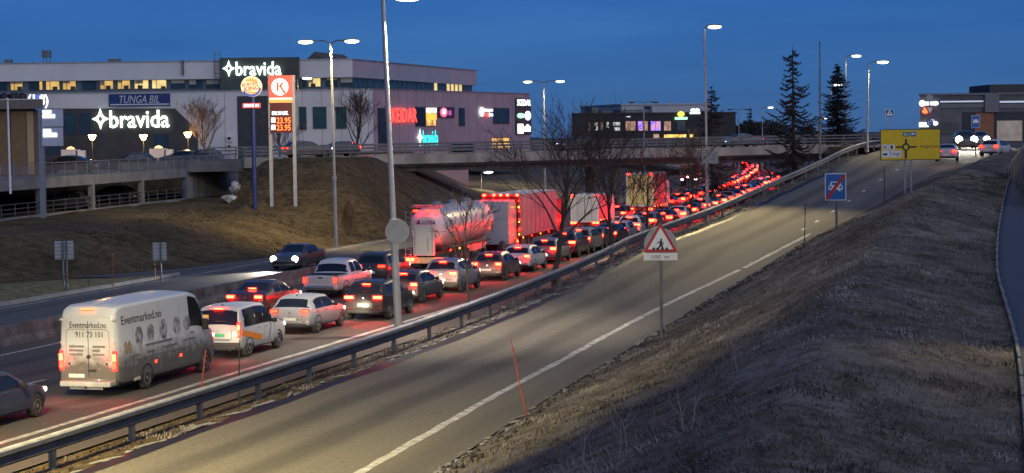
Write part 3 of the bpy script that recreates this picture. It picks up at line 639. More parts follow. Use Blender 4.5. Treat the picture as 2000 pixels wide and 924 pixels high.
r_ = FE.rect(1905, 221, 1940, 290); m = MB(); FE.box(m, r_[0], r_[1], 6, r_[3], .3, .1); m.build('lit_brick_wall', mat('wall_painted_orange_light', (.30, .12, .06), .8, var=.2), E_)  # orange light on the wall put into its base colour
r_ = FE.rect(1946, 236, 1995, 290); m = MB(); FE.box(m, r_[0], r_[1], 6, r_[3], .35, .1); m.build('entrance_door', lit_mat('lit_entrance', (.42, .36, .32), (.28, .22, .2), .5), E_)
m = MB(); m.prism(q(-.2, FE.len, -.2, 30), zt, zt + .25); m.build('roof_edge', STEEL_D, E_)

# ------------------------------------------------------------------ road bridge
BR = thing('road_bridge', 'concrete road bridge with steel railing carrying traffic across the motorway', 'bridge')
bL, bR = Vector((-15.5, 180, 0)), Vector((36.5, 205.5, 0))
def bz(u): return 5.72 + 0.38 * u
FBR = Fac(bL.xy, bR.xy); BL = FBR.len; N_ = 12; BW = 11.0
def bpart(name, material, z0, z1, y0, y1, u0=0.0, u1=1.0, nseg=12):
    m = MB()
    for j in range(nseg + 1):
        u = u0 + (u1 - u0) * j / nseg
        for y, z in ((y0, z0), (y1, z0), (y1, z1), (y0, z1)): m.v.append(tuple(FBR.M @ Vector((u * BL, y, bz(u) + z))))
    for j in range(nseg):
        for i in range(4): m.f.append((j*4 + i, j*4 + (i+1) % 4, j*4 + 4 + (i+1) % 4, j*4 + 4 + i)); m.m.append(0)
    m.f += [(0, 1, 2, 3), tuple(nseg*4 + i for i in (3, 2, 1, 0))]; m.m += [0, 0]
    return recalc(m.build(name, material, BR))
BEAM = mat('bridge_beam_concrete', (0.33, 0.305, 0.25), .9, var=.25, scale=.5, bump=.2, bscale=4, col2=(.21, .195, .17), stretch=(1, 1, .3))
bpart('deck', CONC_D, -0.95, -0.02, 0.6, BW - .6, -.35, 1.12)
bpart('edge_beam', BEAM, -0.72, 0.12, 0, 0.59, -.16, 1.1); bpart('edge_beam', BEAM, -0.72, 0.12, BW - .59, BW, -.1, 1.1)
bpart('girder', CONC_D, -1.45, -0.96, 1.6, 4.2); bpart('girder', CONC_D, -1.45, -0.96, 6.8, 9.4)
bpart('asphalt', PLAIN, -0.02, 0.0, .61, BW - .61, -.35, 1.12)
for s_, yy in ((0, .25), (1, BW - .3)):
    for zz, hh in ((.42, .10), (.72, .12), (1.02, .13)): bpart('railing_bar', mat('bridge_railing_steel', (.15, .15, .155), .6, .3, var=.25), zz, zz + hh, yy, yy + .09, -.16, 1.1)
    for i in range(30):
        u = -.155 + i * 1.25 / 29; p = FBR.M @ Vector((u * BL, yy + .1, 0)); m = MB(); m.box((p.x, p.y, bz(u) + .6), (.10, .10, 1.1), rot=FBR.ang); m.build('railing_post', STEEL_D, BR)
for u in (.14, .52):
    for yy in (2.9, 8.1):
        p = FBR.M @ Vector((u * BL, yy, 0)); m = MB(); m.tube((p.x, p.y, -.1), (p.x, p.y, bz(u) - 1.45), .45, n=16); m.build('pier', CONC_D, BR, sm=40)
# wall and shed seen below the bridge deck on the far side
RW = thing('underpass_wall', 'pale concrete retaining wall with red light painted on beneath the bridge', 'wall')
FW = Fac(tuple(at(770, 350, 216).xy), tuple(at(915, 350, 222).xy)); m = MB(); FW.box(m, 0, FW.len, 1.2, 4.6, 0, .5); m.build('wall', mat('wall_painted_red_glow', (.42, .27, .27), .8, var=.15, scale=.4), RW); m = MB(); FW.box(m, -.1, FW.len + .1, 4.6, 4.75, .1, .7); m.build('coping', CONC, RW)  # red lamp light put into the wall colour

# ------------------------------------------------------------------ parking deck
PD = thing('parking_deck', 'two-level concrete parking deck with railings beside the grass bank', 'parking deck')
p0, p1 = Vector((-35.3, 126)), Vector((-26.4, 190.5)); FPD = Fac(p0, p1); n = FPD.len
ZU, ZL = 5.0, 2.3
def uof(px_, z):       # u of the point on the deck's front that is seen in column px at height z
    y = 462
    for _ in range(6):
        u, zz = FPD.uz(px_, y); y += (zz - z) * FPX / max(40, (FPD.M @ Vector((u, 0, 0))).y)
    return u
uw = uof(368, 3.5)
m = MB(); FPD.box(m, -6, n, ZU - .75, ZU + .02, 0, .45); m.build('upper_edge_beam', CONC, PD)
m = MB(); FPD.box(m, -6, uw + 1, ZL - .55, ZL + .1, 0, .4); m.build('lower_edge_beam', CONC, PD)
m = MB(); FPD.box(m, -6, n, ZU - .35, ZU - .05, -.46, 60); m.build('upper_slab', CONC_D, PD)
m = MB(); FPD.box(m, -6, uw + 1, ZL - .35, ZL - .02, -.41, 26); m.build('lower_slab', CONC_D, PD)
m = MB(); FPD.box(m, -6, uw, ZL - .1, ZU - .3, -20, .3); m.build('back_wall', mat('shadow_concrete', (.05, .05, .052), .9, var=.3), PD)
m = MB(); FPD.box(m, uw, n + .3, .6, ZU - .76, .012, .5); m.build('end_wall', mat('stained_end_wall', (.46, .45, .43), .9, var=.12, scale=1.0, col2=(.28, .275, .265), stretch=(1, 1, .12)), PD)
for px_ in (83, 184, 281, 366):
    u = uof(px_, 3.6); m = MB(); FPD.box(m, u - .22, u + .22, ZL + .1, ZU - .74, -.02, .4); m.build('column', CONC, PD)
MESHP = mat('mesh_panel', (.30, .29, .29), .5, .2, var=.2); MESHP.node_tree.nodes['Principled BSDF'].inputs['Alpha'].default_value = .22
u = -5.0; i = 0
while u < n:
    p = FPD.M @ Vector((u, .1, 0)); m = MB(); m.box((p.x, p.y, ZU + .53), (.07, .07, 1.02), rot=FPD.ang); m.build('railing_post', STEEL, PD)
    if u < uw:
        m = MB(); m.box((p.x, p.y, ZL + .56), (.06, .06, .95), rot=FPD.ang); m.build('railing_post', STEEL_D, PD)
    if u + 2.4 < n:
        m = MB(); FPD.box(m, u + .08, u + 2.32, ZU + .12, ZU + .92, -.10, .02); m.build('railing_panel', MESHP, PD)
    u += 2.4
m = MB(); FPD.box(m, -5, n, ZU + 1.0, ZU + 1.07, -.05, .1); m.build('handrail', STEEL, PD)
for zz in (.35, .65, .98):
    m = MB(); FPD.box(m, -5, uw, ZL + zz, ZL + zz + .05, -.08, .06); m.build('handrail', STEEL_D, PD)
# brown garage hall on the deck
G = thing('garage_hall', 'brown garage hall with ribbed roller shutter standing on the parking deck', 'building')
FG = Fac(tuple(at(-120, 300, 151).xy), tuple(at(78, 300, 153).xy)); L_ = FG.len
zt = FG.uz(40, 196)[1]
BRN = mat('brown_cladding', (.075, .055, .04), .7, var=.2, scale=.6)
m = MB(); FG.box(m, 0, L_, ZU, zt - .3, 0, 16); m.build('wall', BRN, G)
m = MB(); FG.box(m, -.3, L_ + .3, FG.uz(40, 213)[1], zt, 1.0, 17.3); m.build('canopy', mat('canopy_fascia', (.10, .09, .085), .6, var=.15), G)
m = MB(); FG.box(m, -.3, L_ + .3, zt, zt + .1, 1.05, .3); m.build('fascia_trim', STEEL, G)
for a, b in ((-40, 20), (22, 52)):
    u0, u1 = FG.uz(a, 280)[0], FG.uz(b, 280)[0]; zs = FG.uz(30, 218)[1]
    sh = MB(); k = 26
    for i in range(k): z0 = ZU + (zs - ZU) * i / k; FG.box(sh, u0, u1, z0, z0 + (zs - ZU) / k * .72, .1, .08)
    FG.box(sh, u0, u1, ZU, zs, .04, .03); sh.build('roller_shutter', mat('shutter_slats', (.16, .105, .055), .6, .2, var=.15), G)
u0 = FG.uz(53, 280)[0]; m = MB(); FG.box(m, u0, u0 + .5, ZU, FG.uz(30, 218)[1], .14, .2); m.build('door_post', mat('tan_post', (.30, .21, .12), .7, var=.1), G)
for px_ in (8, 25, 33, 44):
    u, z = FG.uz(px_, 189); p = FG.M @ Vector((u, .5, 0)); m = MB(); m.lathe([(zt + .1, .35), (zt + .45, .35), (zt + .6, .1)], 12, 'Z', (p.x, p.y, 0)); m.build('roof_fan', BLACK, G, sm=40)
# ------------------------------------------------------------------ illuminated signs on the buildings
GW = glow('sign_white_light', (0.82, 1.0, 0.86), 2.6); GWB = glow('sign_cool_white', (0.9, 0.97, 1.0), 2.0); GR_ = glow('sign_red_light', (1.0, 0.035, 0.02), 4.5)
GC = glow('sign_cyan_light', (0.02, 0.75, 0.72), 2.2); GY = glow('sign_yellow_light', (1.0, 0.75, 0.05), 2.5); GRN = glow('sign_green_light', (0.35, 1.0, 0.5), 2.0)
def star(m, M_, cx, cz, rx, rz, depth):
    """the four-pointed star outline beside the word"""
    def ring(k):
        out = []
        for i in range(16):
            t = 2 * math.pi * i / 16; c, s = math.cos(t), math.sin(t)
            r = 1.0 / ((abs(c) ** .62 + abs(s) ** .62) ** (1 / .62)) if k == 1 else 0.40
            r = max(r, .42) if k == 1 else .24
            out.append((cx + rx * r * c, cz + rz * r * s))
        return out
    a, b = ring(1), ring(0); n = 16; vs = []
    for y in (-depth, 0):
        vs += [M_ @ Vector((p[0], y, p[1])) for p in a] + [M_ @ Vector((p[0], y, p[1])) for p in b]
    fs = []
    for i in range(n):
        j = (i + 1) % n
        fs += [(i, j, n + j, n + i), (2*n + i, 3*n + i, 3*n + j, 2*n + j), (i, 2*n + i, 2*n + j, j), (n + i, n + j, 3*n + j, 3*n + i)]
    m.add(vs, fs)
def bravida(F, x0, y0, x1, y1, xs, out, mw, ms, label):
    S = thing('wall_sign', label, 'sign'); Mx = F.M @ Matrix.Translation((0, -out, 0))
    u0, u1, z0, z1 = F.rect(xs, y0, x1, y1)
    text_on('lettering', 'bravida', S, mw, Mx, u0, u1, z0, z1, .14 if F is not FR else .04, bold=.012 if F is not FR else .0)
    a, _, _, _ = F.rect(x0, y0, x1, y1); m = MB(); star(m, Mx, (a + u0) / 2 - .08, z0 + (z1 - z0) * .53, (u0 - a) / 2, (z1 - z0) * .60, .14 if F is not FR else .04); recalc(m.build('star_emblem', ms, S))
    return S
FT = Fac((FU.M @ Vector((0, -1.2, 0))).xy, (FU.M @ Vector((FU.len, -1.2, 0))).xy)
bravida(FL, 182, 216, 332, 249, 215, .32, GW, GW, 'white glowing bravida letters with star on the dark ground floor wall')
bravida(FT, 436, 121, 550, 147, 461, .22, GW, GW, 'white glowing bravida letters with star on the dark roof tower')
bravida(FR, 813, 255, 853, 283, 823, .2, GC, GWB, 'turquoise glowing bravida letters with white star on the mauve wall')
def plain_sign(F, a, b, c, d, label, board=None, items=(), out=.15, name='wall_sign'):
    S = thing(name, label, 'sign'); Mx = F.M @ Matrix.Translation((0, -out, 0))
    if board: m = MB(); F.box(m, *F.rect(a, b, c, d), out, .1); m.build('board', board, S)
    for it in items:
        kind, x0, y0, x1, y1, mm = it[:6]; r_ = F.rect(x0, y0, x1, y1)
        if kind == 'box': m = MB(); F.box(m, *r_, out + .05, .08); m.build('lit_panel', mm, S)
        elif kind == 'disc':
            m = MB(); m.plate(disc_poly((r_[0]+r_[1])/2, (r_[2]+r_[3])/2, (r_[1]-r_[0])/2, 20, rz=(r_[3]-r_[2])/2), F.M @ Matrix.Translation((0, -out - .1, 0)), .08); recalc(m.build('lit_disc', mm, S))
        else: text_on('lettering', kind, S, mm, Mx, *r_, .08 if F is not FR else .03, bold=it[6] if len(it) > 6 else .02, shear=it[7] if len(it) > 7 else 0)
    return S
BLUEB = mat('blue_sign_board', (.012, .035, .16), .5, var=.1); SILV = mat('silver_lettering', (.55, .57, .62), .4, var=.05)
plain_sign(FL, 213, 184, 333, 207, 'blue board reading TUNGA BIL in silver letters on the white wall', BLUEB, [('TUNGA BIL', 234, 187, 312, 201, SILV, 0.0, .25), ('box', 216, 203.5, 331, 204.5, SILV)], .2)
plain_sign(FR, 750, 210, 811, 239, 'red glowing SKEIDAR letters on the mauve wall', None, [('SKEIDAR', 754, 211, 811, 239, GR_, .0)], .25)
plain_sign(FR, 830, 211, 851, 235, 'amber and white lit poster boxes in the mauve wall window', None, [('box', 831, 211, 850, 220, GWB), ('box', 831, 222, 837, 234, glow('amber_poster', (1, .4, .04), 1.6)), ('box', 838, 222, 844, 234, glow('amber_poster', (1, .4, .04), 1.6)), ('box', 845, 222, 850, 234, glow('amber_poster', (1, .4, .04), 1.6))], .15)
plain_sign(FR, 856, 209, 886, 230, 'dark sign with pink and white ring emblem on the mauve wall', mat('violet_board', (.06, .04, .12), .5, var=.1), [('disc', 857, 210, 871, 229, glow('pink_sign', (.9, .12, .25), 1.2)), ('disc', 860, 213, 868, 224, GWB), ('box', 874, 216, 879, 225, glow('dim_pink_sign', (.6, .1, .35), .8))], .15)
plain_sign(FR, 934, 208, 961, 228, 'small white lettered sign with red underline beside the blue window', None, [('disc', 934.5, 209, 942, 228, GWB), ('Autosport', 942.5, 211, 960.5, 220, GWB, .02), ('box', 944, 222, 952, 227, GR_), ('box', 952.5, 222, 960, 227, GWB)], .18)
plain_sign(FR, 1005, 192, 1036, 263, 'tall dark panel with white glowing shop names on the building corner', mat('dark_sign_panel', (.05, .055, .055), .5, var=.1),
           [('SKEIDAR', 1008, 194, 1034.5, 207, GWB, .01), ('disc', 1008, 221, 1021, 231, GRN), ('box', 1021, 223, 1028, 229, GWB), ('disc', 1023, 217, 1034, 235, GWB), ('box', 1009, 242, 1020, 261, GWB), ('box', 1022, 247, 1034, 257, GWB), ('disc', 1025, 243, 1031, 252, GWB)], .15)
plain_sign(FD, 1315, 218, 1343, 234, 'yellow oval sign above pale green lit strip on the black shop', None, [('disc', 1322, 218, 1335, 228, GY), ('box', 1317, 229, 1341, 233.5, GRN)], .25)
plain_sign(FD, 1345, 211, 1367, 223, 'white glowing sign on the roof of the black shop', None, [('disc', 1347, 212, 1357, 219, GWB), ('disc', 1355, 212, 1365, 219, GWB), ('box', 1346, 219.5, 1366, 222.5, GWB)], .25)
plain_sign(FE, 1793, 196, 1833, 208, 'overexposed white sign at the top of the hall building', None, [('disc', 1794, 196, 1806, 208, GWB), ('box', 1804, 199, 1825, 205.5, GWB), ('disc', 1820, 198, 1832, 206, GWB)], .3)
plain_sign(FE, 1800, 209, 1812, 222, 'orange glowing flame-shaped sign on the hall building', None, [('disc', 1800, 214, 1812, 222, glow('orange_sign', (1, .13, .03), 2.5)), ('disc', 1803, 209, 1809, 219, glow('orange_sign', (1, .13, .03), 2.5))], .3)
plain_sign(FE, 1793, 238, 1831, 249, 'low white glowing sign near the hall building ground', None, [('box', 1794, 239, 1813, 248, GWB), ('disc', 1821, 237, 1831, 245, GWB), ('disc', 1815, 233, 1824, 240, glow('lilac_sign', (.6, .35, .9), 1.2))], .3)
plain_sign(FG, 54, 184, 94, 214, 'white glowing bracketed number on blue lit board above the garage canopy', None, [('(1.8)', 53, 185, 94, 212, GWB, .03), ], .9)
plain_sign(FG, 68, 186, 86, 215, 'blue lit backing board behind the bracketed number', glow('blue_sign_light', (.02, .09, .75), .5), [], .75)

# ------------------------------------------------------------------ free-standing signs
def post(m, x, y, z0, z1, r=.04): m.tube((x, y, z0), (x, y, z1), r, n=10)
def board_frame(px_, py_, Y, face=0.0): return frame(at(px_, py_, Y), face)
# fuel price pylon
def local_rect(M_, Y, px0, py0, px1, py1):
    a = M_.inverted() @ at(px0, py0, Y); b = M_.inverted() @ at(px1, py1, Y); return a.x, b.x, b.z, a.z
YK = 151.0
K = thing('fuel_price_pylon', 'tall two-legged pylon with red K sign and orange fuel prices on the grassy mound', 'sign'); 
Mk = frame((at(549, 300, YK).x, YK, 0), 0)
xl, xr = local_rect(Mk, YK, 529, 300, 575.5, 310)[:2]; zb = ground(-18.5, YK) - .4
for x in (xl, xr):
    m = MB(); a = Mk @ Vector((x, 0, 0)); m.box((a.x, a.y + .1, (zb + at(550, 147, YK).z) / 2), (.26, .3, at(550, 147, YK).z - zb)); m.build('leg', mat('pylon_steel', (.36, .36, .40), .5, .4, var=.12), K)
r_ = local_rect(Mk, YK, 525.5, 148, 571.5, 196); RP = glow('pylon_red_panel', (1.0, .045, .025), .9); WP = glow('pylon_white_panel', (.95, 1.0, .86), 1.15)
def lbox(name, mm, parent, r_, y0, y1, M_): 
    m = MB(); c = M_ @ Vector(((r_[0]+r_[1])/2, (y0+y1)/2, (r_[2]+r_[3])/2)); m.box(c, (r_[1]-r_[0], y1-y0, r_[3]-r_[2]), rot=Matrix(M_.to_3x3())); return m.build(name, mm, parent)
top = lbox('top_panel', RP, K, local_rect(Mk, YK, 525.5, 148, 571.5, 191.2), -.30, .2, Mk)
c = local_rect(Mk, YK, 530.5, 153, 564.5, 187); cx, cz, rr = (c[0]+c[1])/2, (c[2]+c[3])/2, (c[1]-c[0])/2
m = MB(); m.plate(disc_poly(cx, cz, rr, 40), Mk @ Matrix.Translation((0, -.33, 0)), .02); recalc(m.build('white_disc', WP, top))
m = MB(); T_ = Mk @ Matrix.Translation((0, -.36, 0)); s = rr
for poly in ([(-.38, -.48), (-.14, -.48), (-.14, .5), (-.38, .5)], [(-.14, .02), (.20, .5), (.50, .5), (.06, -.06)], [(-.05, .10), (.11, .16), (.72, -.68), (.52, -.86)]):
    m.plate([(cx + a * s, cz + b * s) for a, b in poly], T_, .02)
recalc(m.build('letter', RP, top))
lbox('white_stripe', WP, top, local_rect(Mk, YK, 527, 191.3, 570.5, 194.2), -.30, .2, Mk)
lbox('yellow_stripe', glow('pylon_yellow', (1, .38, .06), .85), top, local_rect(Mk, YK, 527, 194.3, 570.5, 200.5), -.30, .2, Mk)
pb = lbox('price_board', mat('price_board_red', (.10, .012, .018), .4, var=.15), K, local_rect(Mk, YK, 528.5, 200.8, 571.5, 259), -.22, .2, Mk)
AMB = glow('price_digits', (1.0, .14, .012), 3.0)
text_on('heading', 'BILVASK', pb, GWB, Mk @ Matrix.Translation((0, -.24, 0)), *local_rect(Mk, YK, 532, 217.5, 564, 224.5), .03, bold=.03)
for i, (ya, yb) in enumerate(((229, 241.5), (243, 255.5))):
    text_on('price', '23.95', pb, AMB, Mk @ Matrix.Translation((0, -.24, 0)), *local_rect(Mk, YK, 541, ya + .6, 568.5, yb - .6), .03, bold=.012)
    lbox('fuel_grade', GWB, pb, local_rect(Mk, YK, 530.5, ya + 1, 538.5, yb - 2), -.26, -.23, Mk)
    text_on('grade_letters', ('95', 'D')[i], pb, BLACK, Mk @ Matrix.Translation((0, -.27, 0)), *local_rect(Mk, YK, 532, ya + 3, 537, yb - 4), .02)
# burger restaurant roundel on a blue pole
YB = 150.0
S = thing('burger_sign', 'round lit burger restaurant sign above red drive-in board on blue pole', 'sign')
Mb = frame((at(491, 300, YB).x, YB, 0), 0)
m = MB(); a = at(497, 402, YB); b = at(491, 185, YB); m.tube((a.x, YB + .25, ground(a.x, YB) - .3), (a.x, YB + .25, b.z), .17, n=14); m.build('pole', mat('blue_pole', (.02, .035, .16), .45, var=.15), S, sm=40)
c = local_rect(Mb, YB, 471.5, 149, 511, 189); cx, cz, rr = (c[0]+c[1])/2 , (c[2]+c[3])/2, (c[3]-c[2])/2
CREAM = glow('burger_sign_cream', (1.0, .80, .45), .95); BUN = glow('burger_sign_bun', (1.0, .36, .05), .75); RDD = glow('burger_sign_red', (.85, .05, .02), .7); BLU = glow('burger_sign_blue', (.04, .07, .45), .5)
m = MB(); m.plate(disc_poly(cx, cz, rr, 40), Mb @ Matrix.Translation((0, -.2, 0)), .45); dk = recalc(m.build('disc', CREAM, S))
m = MB(); m.plate(disc_poly(cx, cz + rr * .40, rr * .62, 20, .2, math.pi - .2, rz=rr * .40), Mb @ Matrix.Translation((0, -.23, 0)), .02); recalc(m.build('bun_top', BUN, dk))
m = MB(); m.plate(disc_poly(cx + rr * .1, cz - rr * .44, rr * .55, 20, math.pi + .2, 2 * math.pi - .2, rz=rr * .26), Mb @ Matrix.Translation((0, -.23, 0)), .02); recalc(m.build('bun_bottom', BUN, dk))
m = MB(); P_ = disc_poly(cx, cz, rr * 1.0, 22, math.pi * 1.18, math.pi * 1.94); P2 = disc_poly(cx + rr * .02, cz + rr * .06, rr * .80, 22, math.pi * 1.18, math.pi * 1.94)[::-1]
m.plate(P_ + P2, Mb @ Matrix.Translation((0, -.24, 0)), .02); recalc(m.build('blue_crescent', BLU, dk))
Tb = Mb @ Matrix.Translation((cx, -.26, cz)) @ Matrix.Rotation(R(-9), 4, 'Y')
text_on('lettering', 'BURGER', dk, RDD, Tb, -rr * .82, rr * .74, rr * .08, rr * .42, .02, bold=.02)
text_on('lettering', 'KING', dk, RDD, Tb, -rr * .70, rr * .78, -rr * .42, rr * .04, .02, bold=.02)
db = lbox('drive_in_board', glow('drive_in_red', (.7, .03, .05), .35), S, local_rect(Mb, YB, 473.5, 201.5, 509, 211), -.1, .15, Mb)
text_on('lettering', 'DRIVE IN', db, GWB, Mb @ Matrix.Translation((0, -.12, 0)), *local_rect(Mb, YB, 477, 203.5, 506, 209), .02, bold=.01)
# grey company board post by the parking deck
YS = 137.5
S = thing('company_board_post', 'two grey company boards with white lines on a post by the parking deck', 'sign')
Ms = frame((at(82, 300, YS).x, YS, 0), R(-6))
a = at(82, 300, YS); m = MB(); m.box((a.x, YS, (at(82, 212, YS).z + at(82, 447, YS).z) / 2), (.36, .34, at(82, 212, YS).z - at(82, 447, YS).z)); m.build('post', mat('post_grey', (.24, .26, .30), .5, .3, var=.12), S)
for ya, yb, l1, l2 in ((214, 247, (86, 215.5, 103.5, 221.5), (86, 224, 111, 230.5)), (249.5, 285, (87, 252.5, 103, 258.5), (87, 260, 115, 267.5))):
    bb = lbox('board', mat('board_grey', (.50, .52, .58), .5, var=.08), S, local_rect(Ms, YS, 83.5, ya, 126.5, yb), -.25, -.1, Ms)
    for q in (l1, l2):
        r_ = local_rect(Ms, YS, *q); m = MB(); m.rbox(Ms @ Vector(((r_[0]+r_[1])/2, -.28, (r_[2]+r_[3])/2)), (r_[1]-r_[0], .05, r_[3]-r_[2]), .02, rot=Matrix(Ms.to_3x3())); m.build('lit_line', GWB, bb)
# slim white flag pole
a = at(20, 361, 131); m = MB(); m.tube((a.x, 131, a.z - .6), (at(15, 197, 131).x, 131, at(15, 197, 131).z), .085, .06, n=8); m.lathe([(0, .02), (.06, .1), (.14, .09), (.2, .02)], 10, 'Z', (at(15, 197, 131).x, 131, at(15, 197, 131).z)); tag(m.build('flag_pole', WHITE, sm=40), 'slim white pole with round cap in front of the garage hall', 'pole')
# traffic signs -------------------------------------------------------------
SB = mat('sign_back_grey', (.30, .31, .31), .6, .3, var=.12); SRED = mat('sign_red', (.46, .022, .02), .5, var=.08); SWH = mat('sign_white', (.72, .72, .68), .5, var=.06); SBL = mat('sign_blue', (.012, .11, .36), .45, var=.08); SYL = mat('sign_yellow', (.72, .47, .005), .5, var=.06); SBK = mat('sign_black', (.015, .015, .016), .5, var=0); SGN = mat('sign_green', (.02, .18, .10), .5, var=0)
def tri(c, s, up=True):
    h = s * .866; k = 1 if up else -1
    return [(-s/2, -h/3 * k), (s/2, -h/3 * k), (0, 2*h/3 * k)] if up else [(-s/2, h/3), (0, -2*h/3), (s/2, h/3)]
def plate(S, name, mm, poly, M_, y, th=.012): m = MB(); m.plate(poly, M_ @ Matrix.Translation((0, y, 0)), th); return recalc(m.build(name, mm, S))
def rect_poly(a, b, c, d): return [(a, c), (b, c), (b, d), (a, d)]
def rounded(w_, h_, r, cx=0, cz=0):
    out = []
    for sx, sz, a0 in ((1, -1, -90), (1, 1, 0), (-1, 1, 90), (-1, -1, 180)):
        for k in range(5): a = R(a0 + k * 22.5); out.append((cx + sx * (w_/2 - r) + r * math.cos(a), cz + sz * (h_/2 - r) + r * math.sin(a)))
    return out
def gpost(S, x, y, ztop, r=.05, mm=STEEL_D):
    m = MB(); m.tube((x, y, ground(x, y) - .3), (x, y, ztop), r, n=10); return m.build('post', mm, S, sm=40)
# pedestrian warning triangle
YT = 72.0; P_ = at(1290, 476, YT); S = thing('pedestrian_warning_sign', 'red triangle pedestrian crossing warning sign with 100 m plate beside the ramp', 'sign')
Mt = frame((P_.x, YT, P_.z), R(-4)); gpost(S, at(1292, 600, YT).x, YT + .08, P_.z + .5, .055)
plate(S, 'round_back_plate', SB, disc_poly(0, -.02, .60, 36), Mt, .03, .015)
tr = plate(S, 'red_triangle', SRED, [(q[0], q[1] + .08 - .02) for q in tri(0, 1.25)], Mt, -.01)
plate(tr, 'white_field', SWH, [(q[0], q[1] + .06 - .0) for q in tri(0, .93)], Mt, -.02, .006)
for poly in ([(-.02, .10), (.05, .12), (.07, -.06), (.02, -.08), (-.04, -.04)], [(-.015, .14), (.0, .19), (.045, .19), (.06, .15), (.04, .11), (.0, .11)], [(-.03, .09), (-.15, .02), (-.14, .0), (0, .05)], [(.05, .1), (.11, .03), (.1, -.05), (.075, -.04), (.08, .02)], [(-.03, -.03), (.03, -.05), (-.06, -.21), (-.12, -.21)], [(.0, -.05), (.07, -.05), (.13, -.21), (.07, -.21)]):
    plate(tr, 'pictogram', SBK, poly, Mt, -.026, .004)
for x in (-.27, -.13, .06, .22):
    k = .06 if x < 0 else -.0; plate(tr, 'crossing_bar', SBK, [(x - .04 , -.225), (x + .06, -.225), (x + .06 + .02 * (1 if x < 0 else -1), -.14), (x - .02 + .01 * (1 if x < 0 else -2), -.14)], Mt, -.026, .004)
dp = plate(S, 'distance_plate', SWH, rect_poly(-.62, .62, -.61, -.345), Mt, -.01)
text_on('lettering', '100  m', dp, SBK, Mt @ Matrix.Translation((0, -.012, 0)), -.30, .30, -.55, -.41, .004)
# end of motor road
YE = 118.0; P_ = at(1632, 365, YE); S = thing('motor_road_end_sign', 'blue square sign with white car struck out by red bar beside the ramp', 'sign'); Me = frame((P_.x, YE, P_.z), R(-6)); gpost(S, P_.x + .05, YE + .06, P_.z + .6, .07)
w_, h_ = 1.26, 1.62; bd = plate(S, 'white_border', SWH, rounded(w_, h_, .05), Me, -.005); fld = plate(bd, 'blue_field', SBL, rounded(w_ - .1, h_ - .1, .04), Me, -.015, .008)
car_poly = [(-.42, -.16), (-.42, .04), (-.34, .10), (-.27, .32), (.27, .32), (.34, .10), (.42, .04), (.42, -.16), (.30, -.16), (.30, -.26), (.18, -.26), (.18, -.16), (-.18, -.16), (-.18, -.26), (-.30, -.26), (-.30, -.16)]
plate(fld, 'white_car', SWH, car_poly, Me, -.021, .005); plate(fld, 'car_window', SBL, [(-.24, .11), (.24, .11), (.19, .26), (-.19, .26)], Me, -.025, .003)
for x in (-.3, .3): plate(fld, 'car_lamp', SBL, disc_poly(x, -.02, .075, 12), Me, -.025, .003)
plate(fld, 'red_bar', SRED, [(-.58, -.76), (-.44, -.76), (.58, .62), (.58, .76), (.46, .76), (-.58, -.62)], Me, -.03, .004)
# yellow direction sign
YY = 140.0; P_ = at(1778, 282.5, YY); S = thing('direction_sign', 'large yellow roundabout direction sign reading Tunga and Angeltrøa', 'sign'); My = frame((P_.x, YY, P_.z), R(-5))
for dx in (-.32, .12):
    p = My @ Vector((dx - .05, .12, 0)); gpost(S, p.x, p.y, P_.z + .9, .075, STEEL)
W2, H2 = 2.11, 1.10; bd = plate(S, 'black_border', SBK, rounded(2 * W2, 2 * H2, .08), My, 0, .03); fy = plate(bd, 'yellow_field', SYL, rounded(2 * W2 - .1, 2 * H2 - .1, .06), My, -.012, .008)
sx = lambda px_: (px_ - 1778) / FPX * YY; sz = lambda py_: (282.5 - py_) / FPX * YY
cx, cz = sx(1769.5), sz(287)
ringo = disc_poly(cx, cz, .27, 28, R(-80), R(260)); ringi = disc_poly(cx, cz, .155, 28, R(-80), R(260))[::-1]
plate(fy, 'roundabout_ring', SBK, ringo + ringi, My, -.018, .004)
for poly in ([(cx - .68, cz - .06), (cx - .2, cz - .06), (cx - .2, cz + .06), (cx - .68, cz + .06), (cx - .74, cz)], [(cx + .2, cz - .06), (cx + .72, cz - .06), (cx + .79, cz), (cx + .72, cz + .06), (cx + .2, cz + .06)], [(cx - .07, cz + .2), (cx + .07, cz + .2), (cx + .07, cz + .52), (cx, cz + .62), (cx - .07, cz + .52)], [(cx - .09, cz - .82), (cx + .07, cz - .82), (cx + .07, cz - .2), (cx - .09, cz - .2)]):
    plate(fy, 'arm', SBK, poly, My, -.018, .004)
g = plate(fy, 'route_box', SGN, rounded(.48, .34, .04, sx(1770), sz(262)), My, -.018, .004); text_on('lettering', 'E6', g, SWH, My @ Matrix.Translation((0, -.02, 0)), sx(1770) - .15, sx(1770) + .15, sz(262) - .11, sz(262) + .11, .004)
g = plate(fy, 'motorway_box', SBL, rounded(.38, .34, .04, sx(1783.5), sz(262)), My, -.018, .004); plate(g, 'pictogram', SWH, [(sx(1783.5) + a * .3, sz(262) + b * .3) for a, b in car_poly], My, -.022, .003)
g = plate(fy, 'white_box', SWH, rounded(1.36, .48, .04, sx(1742), sz(300.5)), My, -.018, .004); text_on('lettering', 'Tunga', g, SBK, My @ Matrix.Translation((0, -.02, 0)), sx(1737), sx(1758.5), sz(305), sz(296), .004)
plate(g, 'truck_pictogram', SBK, [(sx(1725), sz(303)), (sx(1733.5), sz(303)), (sx(1733.5), sz(298.5)), (sx(1725), sz(299.5))], My, -.022, .003)
text_on('lettering', 'Angeltrøa', fy, SBK, My @ Matrix.Translation((0, -.014, 0)), sx(1795), sx(1833), sz(290.5), sz(283), .004)
g = plate(fy, 'white_box', SWH, rounded(.40, .38, .03, sx(1729), sz(287)), My, -.018, .004)
